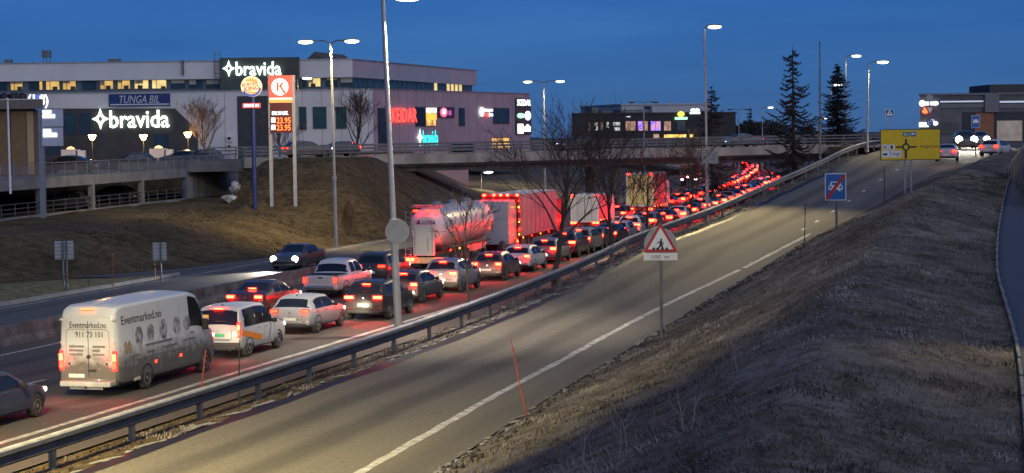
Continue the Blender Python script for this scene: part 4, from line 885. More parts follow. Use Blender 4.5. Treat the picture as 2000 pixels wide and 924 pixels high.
for s_ in (1, -1): plate(g, 'pictogram', SBK, [(sx(1729) - .14 * s_ - .03, sz(287) - .13), (sx(1729) - .14 * s_ + .03, sz(287) - .13), (sx(1729) + .14 * s_ + .03, sz(287) + .13), (sx(1729) + .14 * s_ - .03, sz(287) + .13)], My, -.022 - .003 * (s_ > 0), .003)
g = plate(fy, 'white_box', SWH, rounded(.40, .38, .03, sx(1742), sz(287)), My, -.018, .004); plate(g, 'pictogram', SBK, rounded(.16, .26, .04, sx(1742), sz(287)), My, -.022, .003)
# crossing sign on far kerb
Yq = 176.0; P_ = at(1737.5, 221.5, Yq); S = thing('crossing_sign', 'small blue square pedestrian crossing sign beside the roundabout', 'sign'); Mq = frame((P_.x, Yq, P_.z), 0); gpost(S, P_.x, Yq + .05, P_.z + .3, .04, STEEL)
bd = plate(S, 'white_border', SWH, rounded(.74, .74, .04), Mq, -.005); f2 = plate(bd, 'blue_field', SBL, rounded(.68, .68, .03), Mq, -.015, .008); plate(f2, 'white_triangle', SWH, [(q[0], q[1] - .03) for q in tri(0, .58)], Mq, -.021, .005); plate(f2, 'pictogram', SBK, [(-.08, -.17), (0, -.02), (.08, -.17), (.05, .02), (.02, .16), (-.02, .16), (-.05, .02)], Mq, -.025, .003)
# yield + roundabout signs at the entry
Yq = 172.0; P_ = at(1816, 214, Yq); S = thing('yield_sign_post', 'post with yield triangle above a blue round roundabout sign', 'sign'); Mq = frame((P_.x, Yq, P_.z), 0); gpost(S, P_.x, Yq + .06, P_.z + 1.2, .05)
plate(S, 'round_back_plate', SB, disc_poly(0, 1.0, .32, 24), Mq, .0); y_ = plate(S, 'yield_triangle', SRED, tri(0, .88, False), Mq, -.02); plate(y_, 'white_field', SWH, tri(0, .56, False), Mq, -.03, .006)
d_ = plate(S, 'roundabout_disc', SBL, disc_poly(0, -1.16, .30, 24), Mq, -.02); plate(d_, 'arrow_ring', SWH, disc_poly(0, -1.16, .18, 16, 0, R(300)) + disc_poly(0, -1.16, .11, 16, 0, R(300))[::-1], Mq, -.03, .004)
# motor road sign
Yq = 170.0; P_ = at(1905.5, 237.5, Yq); S = thing('motor_road_sign', 'plain blue motor road sign with white car by the roundabout exit', 'sign'); Mq = frame((P_.x, Yq, P_.z), 0); gpost(S, P_.x, Yq + .06, P_.z + .5, .05)
bd = plate(S, 'white_border', SWH, rounded(.70, 1.10, .04), Mq, -.005); f2 = plate(bd, 'blue_field', SBL, rounded(.64, 1.04, .03), Mq, -.015, .008); plate(f2, 'pictogram', SWH, [(a * .6, b * .6) for a, b in car_poly], Mq, -.021, .005)
# sign backs by the far carriageway
def ribbed_back(px_, py0, py1, x0, x1, Y, pyb, label, posts):
    P_ = at((x0 + x1) / 2, (py0 + py1) / 2, Y); w_ = (x1 - x0) / FPX * Y; h_ = (py1 - py0) / FPX * Y
    S = thing('road_sign_back', label, 'sign'); Mq = frame((P_.x, Y, P_.z), R(8))
    bd = plate(S, 'panel', mat('sign_back_pale', (.42, .42, .40), .6, .2, var=.12), rounded(w_, h_, .03), Mq, .05, .02)
    k = max(3, int(h_ / .17))
    for i in range(k):
        z = -h_/2 + h_ * (i + .5) / k; m = MB(); m.box(Mq @ Vector((0, .025, z)), (w_ * .98, .04, .05), rot=Matrix(Mq.to_3x3())); m.build('rib', SB, bd)
    for dx in posts: p = Mq @ Vector((dx, 0, 0)); m = MB(); m.tube((p.x, p.y - .02, ground(p.x, p.y) - .2), (p.x, p.y - .02, P_.z + h_/2), .05, n=8); m.build('post', STEEL_D, S, sm=40)
ribbed_back(125, 471, 507, 107, 143, 99, 545, 'ribbed back of road sign on two posts at the dark bank', (-.06, .12))
ribbed_back(311, 474, 509, 298.5, 325, 106.5, 535, 'narrow ribbed back of road sign on one post at the island tip', (.06,))
ribbed_back(1380, 291, 320, 1358, 1404, 139.5, 400, 'wide grey ribbed sign back fixed to the lamp post by the ramp', ())
# edge marker sticks
OR = mat('orange_stick', (.30, .055, .03), .6, var=.3, scale=6); BKS = mat('dark_stick', (.03, .028, .026), .7, var=.3)
def stick(pa, pb, Y, mm, label, r=.022):
    a, b = at(*pa, Y), at(*pb, Y); m = MB(); a.z = min(a.z, ground(a.x, a.y)) - .15; d = b - a
    m.tube(a, a + d * .7, r, r * .9, n=8); m.tube(a + d * .7, b, r * .9, r * .6, n=8); m.tube(a + d * .86, a + d * .90, r * 1.3, n=8); tag(m.build('marker_stick', mm, sm=40), label, 'marker stick')
stick((1030, 808), (998, 664), 53.5, OR, 'leaning rust-red marker stick at the ramp edge')
stick((1571, 467), (1573, 398), 114, BKS, 'thin dark marker stick beside the ramp before the blue sign', .03)
stick((389, 785), (402, 682), 57.5, OR, 'orange marker stick standing beside the white van', .026)
stick((466, 800), (468, 665), 57.6, BKS, 'black marker stick in front of the silver van', .024)
stick((1728, 392), (1727, 325), 136, BKS, 'thin dark marker stick beside the yellow direction sign', .03)
stick((221, 545), (220, 494), 101, OR, 'rusty marker stick between the two road sign backs', .025)
stick((172, 545), (173, 500), 101, BKS, 'faint dark marker stick at the two-post sign back', .02)
stick((303, 535), (302, 512), 106, OR, 'short rusty stake beside the one-post sign back', .03)

# ------------------------------------------------------------------ street lamps
def lamp_light(name, loc, power, aim, parent, ang=150, col=(1.0, .78, .36), blend=.6):
    l = bpy.data.lights.new(name, 'SPOT'); l.energy = power; l.spot_size = R(ang); l.spot_blend = blend; l.shadow_soft_size = .18; l.color = col
    o = bpy.data.objects.new(name, l); COL.objects.link(o); o.location = loc
    o.rotation_euler = (Vector(aim) - Vector(loc)).to_track_quat('-Z', 'Y').to_euler(); o.parent = parent; return o
POLE = mat('lamp_pole', (.40, .40, .39), .55, .4, var=.12)
def street_lamp(x, y, h, arms, label, zb=None, lens=LAMP, power=0, r=.11, group=None, lean=0.0, lit=True, aim=None, ang=150, col=(1.0, .78, .36), blend=.6):
    """arms: list of (dx, dy) ends of the arms"""
    S = thing('street_lamp', label, 'street lamp', group=group); z0 = ground(x, y) - .3 if zb is None else zb
    m = MB(); m.tube((x, y, z0), (x + lean * .35, y, z0 + h * .35), r, r * .86, n=12); m.tube((x + lean * .35, y, z0 + h * .35), (x + lean, y, z0 + h), r * .72, r * .5, n=12); m.tube((x + lean * .34, y, z0 + h * .34), (x + lean * .36, y, z0 + h * .36), r * 1.15, n=12); m.build('pole', POLE, S, sm=40)
    for dx, dy in arms:
        hx, hy, hz = x + lean + dx, y + dy, z0 + h + .18
        m = MB(); m.path([(x + lean, y, z0 + h - .05), (x + lean + dx * .35, y + dy * .35, hz - .02), (hx, hy, hz)], r * .33, 8); m.build('arm', STEEL_D, S)
        a = math.atan2(dy, dx); m = MB(); m.rbox((hx + .35 * math.cos(a), hy + .35 * math.sin(a), hz + .03), (.95, .34, .13), .05, rot=a); hd = m.build('lamp_head', STEEL, S)
        m = MB(); m.lathe([(-.50, .02), (-.46, .10), (-.34, .17), (-.1, .21), (.15, .21), (.36, .16), (.46, .09), (.50, .02)], 12, 'X'); m.v = [tuple(Matrix.Rotation(a, 3, 'Z') @ Vector((p[0], p[1] * 1.1, p[2] * .62)) + Vector((hx + .38 * math.cos(a), hy + .38 * math.sin(a), hz - .09))) for p in m.v]; m.build('lens', lens if lit else GLASS, hd, sm=60)
        if power: lamp_light('lamp_light', (hx + .38 * math.cos(a), hy + .38 * math.sin(a), hz - .22), power, aim or (hx + .6 * math.cos(a), hy + .6 * math.sin(a), 0), S, ang, col, blend)
    return S
# lamps on the strip between motorway and ramp
x75 = edge(75) + 2.45
L1 = street_lamp(at(779, 640, 75.5).x, 75.5, 13.05, [(.55, .1)], 'tall lamp post with round sign plate in the strip between motorway and ramp', zb=-.2, power=17000, lean=-.42, r=.16, aim=(-5, 77, 0), ang=98, col=(1, .86, .66))
P_ = at(776, 452, 75.35); m = MB(); m.plate(disc_poly(0, 0, .47, 32), frame((P_.x, 75.30, P_.z), R(-6)), .015); recalc(m.build('round_sign_plate', SB, L1)); m = MB(); m.box((P_.x, 75.36, P_.z), (.3, .05, .12)); m.build('clamp', STEEL_D, L1)
street_lamp(xat(1383, 140, 3), 140.2, 15.2, [(.35, -.2)], 'tall single lamp post behind the ribbed sign back by the ramp', zb=-.2, power=36000, r=.13, lean=-.15, aim=(13.4, 119, 1), ang=90, blend=.9)
street_lamp(-14.0, 38, 12.5, [(1.6, .3)], 'lamp post out by the near end of the guard rail', zb=-.2, power=56000, r=.13, aim=(-7, 50, 0), ang=86, col=(1, .80, .36), blend=1.0)
street_lamp(13.4, 41, 4.6, [(-.7, 0)], 'low footpath lamp beside the mound', zb=3.0, power=1500, r=.07, aim=(10.8, 38, 3), ang=76)
street_lamp(xat(657, 136, 0), 136, 14.3, [(-1.35, 0), (1.1, -.2)], 'double-armed lamp post at the foot of the far grass bank', zb=-.2, power=9000, r=.13, lean=-.15, aim=(-10, 150, 0), ang=165)
street_lamp(at(1064, 300, 228).x, 228, 13.6, [(-1.5, 0), (1.5, 0)], 'double-armed lamp post beyond the bridge before the building corner', zb=0, power=6000, r=.14)
street_lamp(at(1258, 300, 300).x, 300, 12.2, [(-1.4, 0), (1.4, 0)], 'unlit double-armed lamp post before the black shop building', zb=0, power=0, r=.16, lit=False)
street_lamp(at(1694, 295, 176).x, 176, 7.9, [(.9, .0)], 'lamp post at the top end of the ramp guard rail', zb=5.7, power=4500, r=.11, lean=.12)
street_lamp(at(1652, 290, 214).x, 214, 9.6, [(.8, 0)], 'lamp post with camera box behind the dark spruce', zb=6.0, power=2500, r=.11)
street_lamp(at(1623, 290, 232).x, 232, 6.9, [(.5, 0)], 'short lamp post half hidden behind the dark spruce', zb=6.0, power=1200, r=.10)
street_lamp(at(1443, 275, 360).x, 360, 5.6 + 6, [(-1.2, 0), (1.2, 0)], 'thin far double-armed lamp post by the dark wood', zb=0, power=0, r=.15, lit=False)
street_lamp(at(1489, 275, 370).x, 370, 12.0, [(1.2, 0)], 'thin far lamp post with lit head by the dark wood', zb=0, power=0, r=.15)
street_lamp(at(1598, 275, 330).x, 330, 9.5, [(.6, 0)], 'far lamp post seen beside the tall flag pole', zb=0, power=0, r=.15)
street_lamp(at(583, 250, 205).x, 205, at(583, 155, 205).z - 5.0, [(.6, 0)], 'slim lamp post behind the fuel price pylon', zb=5.0, power=900, r=.08)
street_lamp(at(940, 340, 212).x, 212, at(940, 335, 212).z - .2, [(.4, 0)], 'low lamp under the bridge by the pale wall', zb=0.0, power=900, r=.08)
# tall bare pole at the bridge end
a = at(1601, 80, 186); m = MB(); m.tube((a.x, 186, 2), (a.x, 186, 9), .14, .12, n=10); m.tube((a.x, 186, 9), (a.x, 186, a.z), .10, .06, n=10); tag(m.build('bare_pole', STEEL_D, sm=40), 'tall bare pole without lamp at the right end of the bridge', 'pole')
# warm lanterns in front of the dark ground floor
LAN = glow('lantern_warm', (1.0, .62, .16), 30)
for px_, py_, lb in ((180, 268, 'warm post lantern before the dark wall by the company boards'), (280, 268, 'warm post lantern below the white bravida letters'), (367, 263, 'warm post lantern beside the bare tree')):
    Y = 213.0; p = at(px_, py_, Y); S = thing('post_lantern', lb, 'lantern', group='warm lanterns along the dark wall')
    m = MB(); m.tube((p.x, Y, 4.9), (p.x, Y, p.z - .3), .06, .045, n=8); m.build('post', BLACK, S, sm=40)
    m = MB(); m.lathe([(-.32, .10), (-.25, .22), (.18, .42), (.24, .40), (.34, .08)], 14, 'Z', (p.x, Y, p.z)); m.build('lantern_glass', LAN, S, sm=50)
    m = MB(); m.lathe([(.25, .46), (.30, .44), (.46, .06)], 14, 'Z', (p.x, Y, p.z)); m.build('lantern_cap', BLACK, S, sm=50)
    l = bpy.data.lights.new('lantern_light', 'POINT'); l.energy = 1000; l.color = (1, .55, .18); l.shadow_soft_size = .25; o = bpy.data.objects.new('lantern_light', l); COL.objects.link(o); o.location = (p.x, Y - .6, p.z); o.parent = S
for px_, py_ in ((138, 292), (310, 292)):
    p = at(px_, py_, 222); S = thing('lit_kiosk', 'small pale cabinet with warm top light ' + ('beside the company boards' if px_ < 200 else 'below the bravida letters'), 'cabinet')
    m = MB(); m.rbox((p.x, 222, 5.75), (1.9, 1.4, 1.6), .05); m.build('body', WALLW, S); m = MB(); m.box((p.x + 1.2, 221.8, 5.7), (.9, 1.0, 1.5)); m.build('side_box', WHITE, S); m = MB(); m.lathe([(6.6, .5), (6.75, .4), (6.9, .1)], 12, 'Z', (p.x, 222, 0)); m.build('top_light', glow('kiosk_light', (1, .6, .22), 2.0), S, sm=40)
# ------------------------------------------------------------------ vehicles
KINDS = {   # length, width, belt height, tumblehome, top profile (distance from rear, height), rear/front axle, wheel radius, windows
 'hatch': dict(L=4.25, W=1.80, belt=.93, th=.34, top=[(0, .86), (.06, .98), (.14, 1.02), (.52, 1.34), (.85, 1.45), (1.5, 1.48), (2.2, 1.44), (3.05, 1.02), (3.2, .98), (3.95, .82), (4.15, .72), (4.25, .60)], ax=(.78, 3.42), r=.32, rw=(.17, .52), ws=(2.28, 3.02), sw=[(.62, 1.42), (1.5, 2.55)]),
 'sedan': dict(L=4.75, W=1.83, belt=.92, th=.36, top=[(0, .80), (.05, .98), (.35, 1.05), (.80, 1.08), (1.45, 1.38), (2.0, 1.45), (2.7, 1.42), (3.5, 1.0), (4.4, .82), (4.65, .72), (4.75, .58)], ax=(.98, 3.80), r=.33, rw=(.86, 1.42), ws=(2.76, 3.46), sw=[(1.35, 2.0), (2.08, 3.0)]),
 'suv': dict(L=4.45, W=1.85, belt=1.04, th=.30, top=[(0, .92), (.05, 1.08), (.12, 1.13), (.45, 1.48), (.75, 1.60), (1.7, 1.63), (2.35, 1.57), (3.15, 1.14), (3.3, 1.10), (4.15, .96), (4.35, .84), (4.45, .66)], ax=(.82, 3.55), r=.36, rw=(.15, .46), ws=(2.42, 3.12), sw=[(.58, 1.45), (1.53, 2.65)]),
 'mpv': dict(L=4.45, W=1.80, belt=1.02, th=.16, top=[(0, .98), (.03, 1.10), (.16, 1.70), (.28, 1.79), (1.4, 1.83), (2.35, 1.78), (3.2, 1.16), (3.4, 1.10), (4.15, .95), (4.37, .82), (4.45, .62)], ax=(.72, 3.42), r=.31, rw=(.045, .155), ws=(2.45, 3.16), sw=[(.42, 1.30), (1.42, 2.05), (2.12, 2.85)]),
 'van': dict(L=7.35, W=2.00, belt=1.50, th=.075, top=[(0, 2.40), (.07, 2.55), (.20, 2.68), (.5, 2.74), (5.3, 2.76), (5.75, 2.66), (6.50, 1.60), (6.62, 1.50), (7.15, 1.20), (7.3, 1.0), (7.35, .75)], ax=(1.92, 6.25), r=.36, rw=None, ws=(5.82, 6.47), sw=[(5.1, 6.1)]),
 'pickup': dict(L=5.25, W=1.86, belt=1.08, th=.30, top=[(0, 1.06), (.03, 1.10), (1.50, 1.10), (1.56, 1.16), (1.72, 1.62), (1.95, 1.75), (2.9, 1.78), (3.3, 1.70), (3.95, 1.22), (4.1, 1.16), (5.0, 1.02), (5.18, .88), (5.25, .66)], ax=(1.05, 4.15), r=.38, rw=(1.57, 1.70), ws=(3.36, 3.92), sw=[(1.9, 2.5), (2.58, 3.4)]),
}
class Body:
    def __init__(s, K): s.K = K; s.L = K['L']; s.w = K['W'] / 2
    def top(s, t): return interp(min(max(t, 0), s.L), s.K['top'])
    def half(s, t):
        L = s.L; f = 1.0
        f *= interp(min(t, .5), [(0, .90), (.06, .955), (.2, .985), (.5, 1.0)])
        f *= interp(min(L - t, 1.2), [(0, .70), (.05, .80), (.2, .90), (.6, .97), (1.2, 1.0)])
        return s.w * f
    def bot(s, t): return interp(t, [(0, .36), (.35, .27), (s.L - .5, .24), (s.L, .30)]) + (.10 if s.K['r'] > .37 else 0) + (.06 if s.L > 6 else 0)
    def ring(s, t):
        K = s.K; zt = s.top(t); zb = s.bot(t); w_ = s.half(t); belt = min(K['belt'] - .10 * smooth(s.L * .62, s.L, t), zt - .045)
        g = max(0, zt - belt); wt = w_ - .05 - g * K['th']; k = min(1, g / .25)
        zm = zb + (belt - zb) * .55
        p6 = (w_ * .965, belt); p8 = (wt + .03, zt - .10 * k - .012)
        return [(0, zb), (w_ * .86, zb), (w_ * .965, zb + .07), (w_ * .995, zb + .20), (w_, zm), (w_ * .988, belt - .07), p6, ((p6[0] + p8[0]) / 2 + .018 * k, (p6[1] + p8[1]) / 2), p8, (wt - .05, zt - .03 * k - .004), (wt * .5, zt), (0, zt + .008)]
    def S(s, t, v, side=1):
        r_ = s.ring(t); v = min(max(v, 0), 10.999); i = int(v); f = v - i
        return Vector((side * (r_[i][0] + (r_[i+1][0] - r_[i][0]) * f), t - s.L / 2, r_[i][1] + (r_[i+1][1] - r_[i][1]) * f))
    def mesh(s):
        ts = sorted(set([round(p[0], 3) for p in s.K['top']] + [.06, .2, .35] + [s.L * i / 22 for i in range(23)] + [s.L - .05, s.L - .2, s.L - .6]))
        out = [ts[0]]
        for t in ts[1:]:
            if t - out[-1] > .028: out.append(t)
        out[-1] = s.L; m = MB(); n = 22
        for t in out:
            r_ = s.ring(t); pts = r_ + [(-p[0], p[1]) for p in r_[-2:0:-1]]
            m.v += [(p[0], t - s.L / 2, p[1]) for p in pts]
        for j in range(len(out) - 1):
            for i in range(n): m.f.append((j*n + i, (j+1)*n + i, (j+1)*n + (i+1) % n, j*n + (i+1) % n)); m.m.append(0)
        m.f += [tuple(range(n)), tuple((len(out)-1)*n + i for i in range(n - 1, -1, -1))]; m.m += [0, 0]
        return m
    def patch(s, t0, t1, v0, v1, side, off=.006, nt=5, nv=3, slant=0.0):
        m = MB(); P = []
        for i in range(nt + 1):
            for j in range(nv + 1):
                v = v0 + (v1 - v0) * j / nv; t = t0 + (t1 - t0) * i / nt - slant * (j / nv) * (1 if slant else 0)
                a = s.S(t, v, side); du = s.S(t + .02, v, side) - a; dv = s.S(t, v + .05, side) - a; n_ = du.cross(dv)
                if n_.length > 1e-9: n_.normalize()
                if n_.x * side < 0: n_ = -n_
                P.append(a + n_ * off)
        m.v = [tuple(p) for p in P]
        for i in range(nt):
            for j in range(nv): q = i * (nv + 1) + j; m.f.append((q, q + 1, q + nv + 2, q + nv + 1)); m.m.append(0)
        return m
    def toppatch(s, t0, t1, off=.008, nt=4, v0=8.7):
        m = MB(); P = []; cols = [(8 + (v0 - 8), 1), (9.6, 1), (10.3, 1), (10.98, 1), (10.3, -1), (9.6, -1), (v0, -1)]
        for i in range(nt + 1):
            t = t0 + (t1 - t0) * i / nt; dz = s.top(t + .03) - s.top(t - .03); nn = Vector((0, -dz, .06)).normalized()
            for v, sd in cols: P.append(s.S(t, v, sd) + nn * off)
        m.v = [tuple(p) for p in P]
        for i in range(nt):
            for j in range(6): q = i * 7 + j; m.f.append((q, q + 1, q + 8, q + 7)); m.m.append(0)
        return m
_wheel = {}
def wheel_mesh(r, detail):
    k = (r, detail)
    if k in _wheel: return _wheel[k]
    w_ = .20; m = MB(); m.lathe([(-w_/2, r * .62), (-w_/2, r * .88), (-w_/2 + .03, r * .98), (-.05, r), (.05, r), (w_/2 - .03, r * .98), (w_/2, r * .88), (w_/2, r * .62)], 24 if detail else 12, 'X')
    o = m.build('wheel', RUB, sm=40); t = o.data; bpy.data.objects.remove(o)
    q = MB(); q.lathe([(-.02, r * .63), (w_/2 - .02, r * .63), (w_/2 + .004, r * .60), (w_/2 + .004, r * .54), (w_/2 - .06, r * .50), (w_/2 - .06, .02)], 20 if detail else 10, 'X')
    if detail:
        for i in range(5):
            a = 2 * math.pi * i / 5 + .3; q.box((w_/2 - .02, math.cos(a) * r * .30, math.sin(a) * r * .30), (.035, .07, r * .56), rot=Matrix.Rotation(a - math.pi / 2, 3, 'X'))
        q.lathe([(0, .06), (w_/2 + .01, .06), (w_/2 + .015, .02)], 10, 'X')
    o = q.build('rim', RIM, sm=40); rm = o.data; bpy.data.objects.remove(o)
    _wheel[k] = (t, rm); return _wheel[k]
_body = {}
def cached(key, name, fn, mm, parent, sm=None):
    """mesh data shared between cars of one kind; the paint sits on the object"""
    if key not in _body:
        o = fn().build(name, mm, sm=sm); recalc(o); _body[key] = o.data; bpy.data.objects.remove(o)
    o = link(name, _body[key], parent)
    if o.data.materials[0] != mm:
        o.material_slots[0].link = 'OBJECT'; o.material_slots[0].material = mm
    return o
def car(label, kind, loc, rz, col, lights='brake', detail=2, dirt=.5, group=None, plate_m=None, head=0, dz=.55, name='car', cat='car', rails=False, tint=None, rough=.3):
    """detail 2 near, 1 middle, 0 far"""
    K = KINDS[kind]; b = Body(K); S = thing(name, label, cat, loc, rz, group); L = K['L']; w_ = K['W'] / 2; r = K['r']
    pm = paint('paint_%d_%d_%d_%d' % (*[int(c * 1000) for c in col], int(dirt * 100)), col, rough, dirt, dz)
    cached((kind, 'body'), 'body', b.mesh, pm, S, 32)
    if kind == 'van': pass
    if K['rw']: cached((kind, 'rw'), 'rear_window', lambda: b.toppatch(*K['rw']), GLASS, S)
    cached((kind, 'ws'), 'windshield', lambda: b.toppatch(*K['ws'], v0=8.5), GLASS, S)
    for sd in (1, -1):
        for i, (t0, t1) in enumerate(K['sw']): cached((kind, 'sw', i, sd), 'side_window', lambda: b.patch(t0, t1, 6.25, 7.9, sd, .006), GLASS, S)
    zt = K['belt'] - .10 if kind not in ('van',) else 1.05
    lm = {'brake': REDL, 'tail': REDT, 'off': DLENS}[lights]
    wr = b.half(0)
    for sd in (1, -1):
        if kind == 'mpv': dims, z, bx = (.12, .10, .55), 1.0, w_ - .10
        elif kind == 'van': dims, z, bx = (.14, .12, .62), 1.08, w_ - .125
        elif kind == 'pickup': dims, z, bx = (.15, .10, .36), .90, w_ - .135
        elif kind == 'suv': dims, z, bx = (.42, .14, .15), .98, w_ - .31
        elif kind == 'sedan': dims, z, bx = (.38, .14, .16), .86, w_ - .29
        else: dims, z, bx = (.34, .16, .17), .90, w_ - .27
        hsg = None
        def hous(): q = MB(); q.rbox((0, 0, 0), dims, .03); return q
        h_ = cached((kind, 'tl', dims), 'tail_light', hous, REDH if lights == 'brake' else DLENS, S, 40); h_.scale = ((1.5, 1, 1.7), (1.12, 1, 1.2), (1, 1, 1))[detail]; h_.location = (sd * bx, -L / 2 + dims[1] / 2 - .025, z)  # larger housings on farther cars spread the brake glow
        cd_ = (dims[0] * .86, .03, dims[2] * .74) if dims[0] > dims[2] else (dims[0] * .7, .03, dims[2] * .34)
        if lights != 'off':
            def core(): q = MB(); q.rbox((0, 0, 0), (cd_[0], .07, cd_[2]), .012); return q
            c_ = cached((kind, 'tc', lights), 'lit_lens', core, lm, h_, 40); c_.location = (sd * dims[0] * .04, -dims[1] / 2 - .004, dims[2] * (.0 if dims[0] > dims[2] else .16))
            if dims[0] <= dims[2] and detail: c2 = cached((kind, 'tc2', lights), 'lit_lens', core, REDT, h_, 40); c2.location = (0, -dims[1] / 2 - .004, -dims[2] * .22)
        m_w, m_r = wheel_mesh(r, 1 if detail == 2 else 0)
        for ya in K['ax']:
            y = ya - L / 2; x = sd * (w_ - .105)
            wo = link('wheel', m_w, S, (x, y, r)); wo.rotation_euler = (0, 0, 0 if sd > 0 else math.pi)
            ro = link('rim', m_r, wo)
            if detail:
                def arch(): q = MB(); q.lathe([(-.11, r + .055), (.012, r + .055), (.014, r + .02), (-.10, r + .02)], 20, 'X'); return q
                ao = cached((r, 'arch'), 'wheel_arch', lambda: _archm(r), BLACK, S); ao.location = (sd * (b.half(ya) - .03), y, r); ao.rotation_euler = (0, 0, 0 if sd > 0 else math.pi)
    # high brake light, plate, bumper, mirrors
    if lights == 'brake' and kind != 'pickup':
        tb = {'van': (.05, 2.62), 'mpv': (.14, 1.72)}.get(kind) or (K['rw'][1] - .02 if kind != 'sedan' else K['rw'][0] + .05, None); zz = tb[1] or b.top(tb[0]) + .03
        def hb(): q = MB(); q.rbox((0, 0, 0), (.34 if kind != 'van' else .40, .06, .036), .012); return q
        h_ = cached((kind, 'hb'), 'high_brake_light', hb, REDL if kind != 'van' else mat('van_high_brake_light', (.5, .1, .05), .4, var=0, emit=(1, .09, .015), es=9.0), S); h_.location = (0, tb[0] - L / 2 - .02, zz)
    if detail:
        q = MB(); 
        pz = {'van': .62, 'mpv': .80, 'pickup': .55, 'suv': .66}.get(kind, .58)
        po = cached(('plate',), 'licence_plate', lambda: _boxm((.52, .02, .115)), plate_m or PLATE, S); po.location = (0 if kind != 'van' else -.38, -L / 2 - .012, pz)
        def bump(): q = MB(); q.rbox((0, -L / 2 + .10, .46 if kind != 'pickup' else .52), (2 * wr + .03, .26, .20 if kind != 'van' else .24), .05); return q
        cached((kind, 'bump'), 'bumper', bump, BLACK if kind in ('suv', 'mpv') else pm, S, 40)
        for sd in (1, -1):
            ym = K['sw'][-1][1] + .05
            def mir(): q = MB(); q.rbox((0, 0, 0), (.20, .10, .15) if kind != 'van' else (.20, .14, .36), .04); return q
            mo = cached((kind == 'van', 'mir'), 'mirror', mir, BLACK if detail == 2 else pm, S, 40); mo.location = (sd * (w_ + .09), ym - L / 2 - .1, K['belt'] + .08 if kind != 'van' else 1.62)
        def wip(): q = MB(); t = K['rw'][0] + .02; q.box((.12, t - L / 2 - .015, b.top(t) + .03), (.42, .03, .02)); return q
        if K['rw'] and kind in ('hatch', 'suv', 'mpv'): cached((kind, 'wip'), 'wiper', wip, BLACK, S)
    if detail and kind not in ('van', 'pickup'):
        def seam():
            q = MB(); zs, zu = K['belt'] - .36, K['belt'] - .02
            q.box((0, -L / 2 - .004, zs), (wr * 1.30, .012, .014)); [q.box((s_ * wr * .65, -L / 2 - .004, (zs + zu) / 2), (.014, .012, zu - zs)) for s_ in (1, -1)]; return q
        cached((kind, 'tgs'), 'tailgate_seam', seam, BLACK, S)
        def val(): q = MB(); q.rbox((0, -L / 2 + .05, .37), (wr * 1.7, .24, .12), .03); return q
        cached((kind, 'val'), 'lower_valance', val, BLACK, S, 40)
        bo_ = cached(('badge',), 'badge', lambda: _boxm((.11, .014, .06)), CHROME, S); bo_.location = (0, -L / 2 - .012, K['belt'] - .10)
        for sd in (1, -1): ro_ = cached(('refl',), 'reflector', lambda: _boxm((.16, .02, .035)), DLENS, S); ro_.location = (sd * wr * .72, -L / 2 - .036, .50)
        def fin(): q = MB(); t = K['rw'][1] + .35 if kind != 'sedan' else 1.7; z = b.top(t); q.add([(-.02, t - L/2 - .10, z), (.02, t - L/2 - .10, z), (.0, t - L/2 - .07, z + .07), (-.02, t - L/2 + .10, z), (.02, t - L/2 + .10, z)], [(0, 1, 2), (1, 4, 2), (4, 3, 2), (3, 0, 2)]); return q
        cached((kind, 'fin'), 'roof_antenna', fin, BLACK, S)
        for sd in (1, -1): cached((kind, 'trim', sd), 'window_trim', lambda: b.patch(K['sw'][0][0] - .05, K['sw'][-1][1] + .05, 6.12, 8.02, sd, .003, 10, 3), BLACK, S)
    if detail == 2:
        for sd in (1, -1):
            for i, (t0, t1) in enumerate(K['sw'][-2:] if kind != 'van' else [(5.1, 6.0)]):
                a = b.S(t0 + .16, 5.2, sd); ho = cached(('handle',), 'door_handle', lambda: _boxm((.035, .20, .035)), pm, S); ho.location = a + Vector((sd * .012, 0, 0))
            for i, t in enumerate([K['sw'][-1][0] - .05, K['sw'][-1][1] + .18] + ([K['sw'][0][0] + .0] if kind not in ('van',) else [])):
                cached((kind, 'seam', i, sd), 'door_seam', lambda: b.patch(t, t + .014, 2.2, 6.0, sd, .003, 1, 8), BLACK, S)
        cached((kind, 'und'), 'underbody', lambda: _undm(L, w_), BLACK, S)
    if rails:
        for sd in (1, -1):
            q = MB(); t0, t1 = .7, K['sw'][-1][1] - .4; q.path([Vector((sd * (w_ * .66), t - L / 2, b.top(t) + dz)) for t, dz in ((t0, -.03), (t0 + .12, .05), (t1 - .15, .05), (t1, -.03))], .02, 6); q.build('roof_rail', BLACK, S)
    # headlights
    for sd in (1, -1):
        def hl(): q = MB(); q.rbox((0, 0, 0), (.30, .26, .13), .04); return q
        h_ = cached(('hl',), 'headlight', hl, HEAD if head else CHROME, S, 40); h_.location = (sd * (w_ * .72), L / 2 - .22, b.top(L - .25) - .09)
        if head == 3:
            def bl(): q = MB(); q.lathe([(-.10, .10), (.0, .19), (.05, .17), (.09, .02)], 16, 'Y'); return q
            o = cached(('bigl',), 'headlight_glare_disc', bl, HEAD, h_, 60); o.location = (0, .12, -.02); o.scale = (1.7, 1, 1.7) if detail == 1 else (1, 1, 1)  # oversized glowing disc added for the spread of headlight glare
            l = bpy.data.lights.new('headlight_beam', 'SPOT'); l.energy = 2200; l.spot_size = R(80); l.spot_blend = .7; l.color = (1, .93, .75); l.shadow_soft_size = .1
            o = bpy.data.objects.new('headlight_beam', l); COL.objects.link(o); o.parent = S; o.location = (sd * (w_ * .72), L / 2 + .12, .62); o.rotation_euler = (R(80), 0, 0)
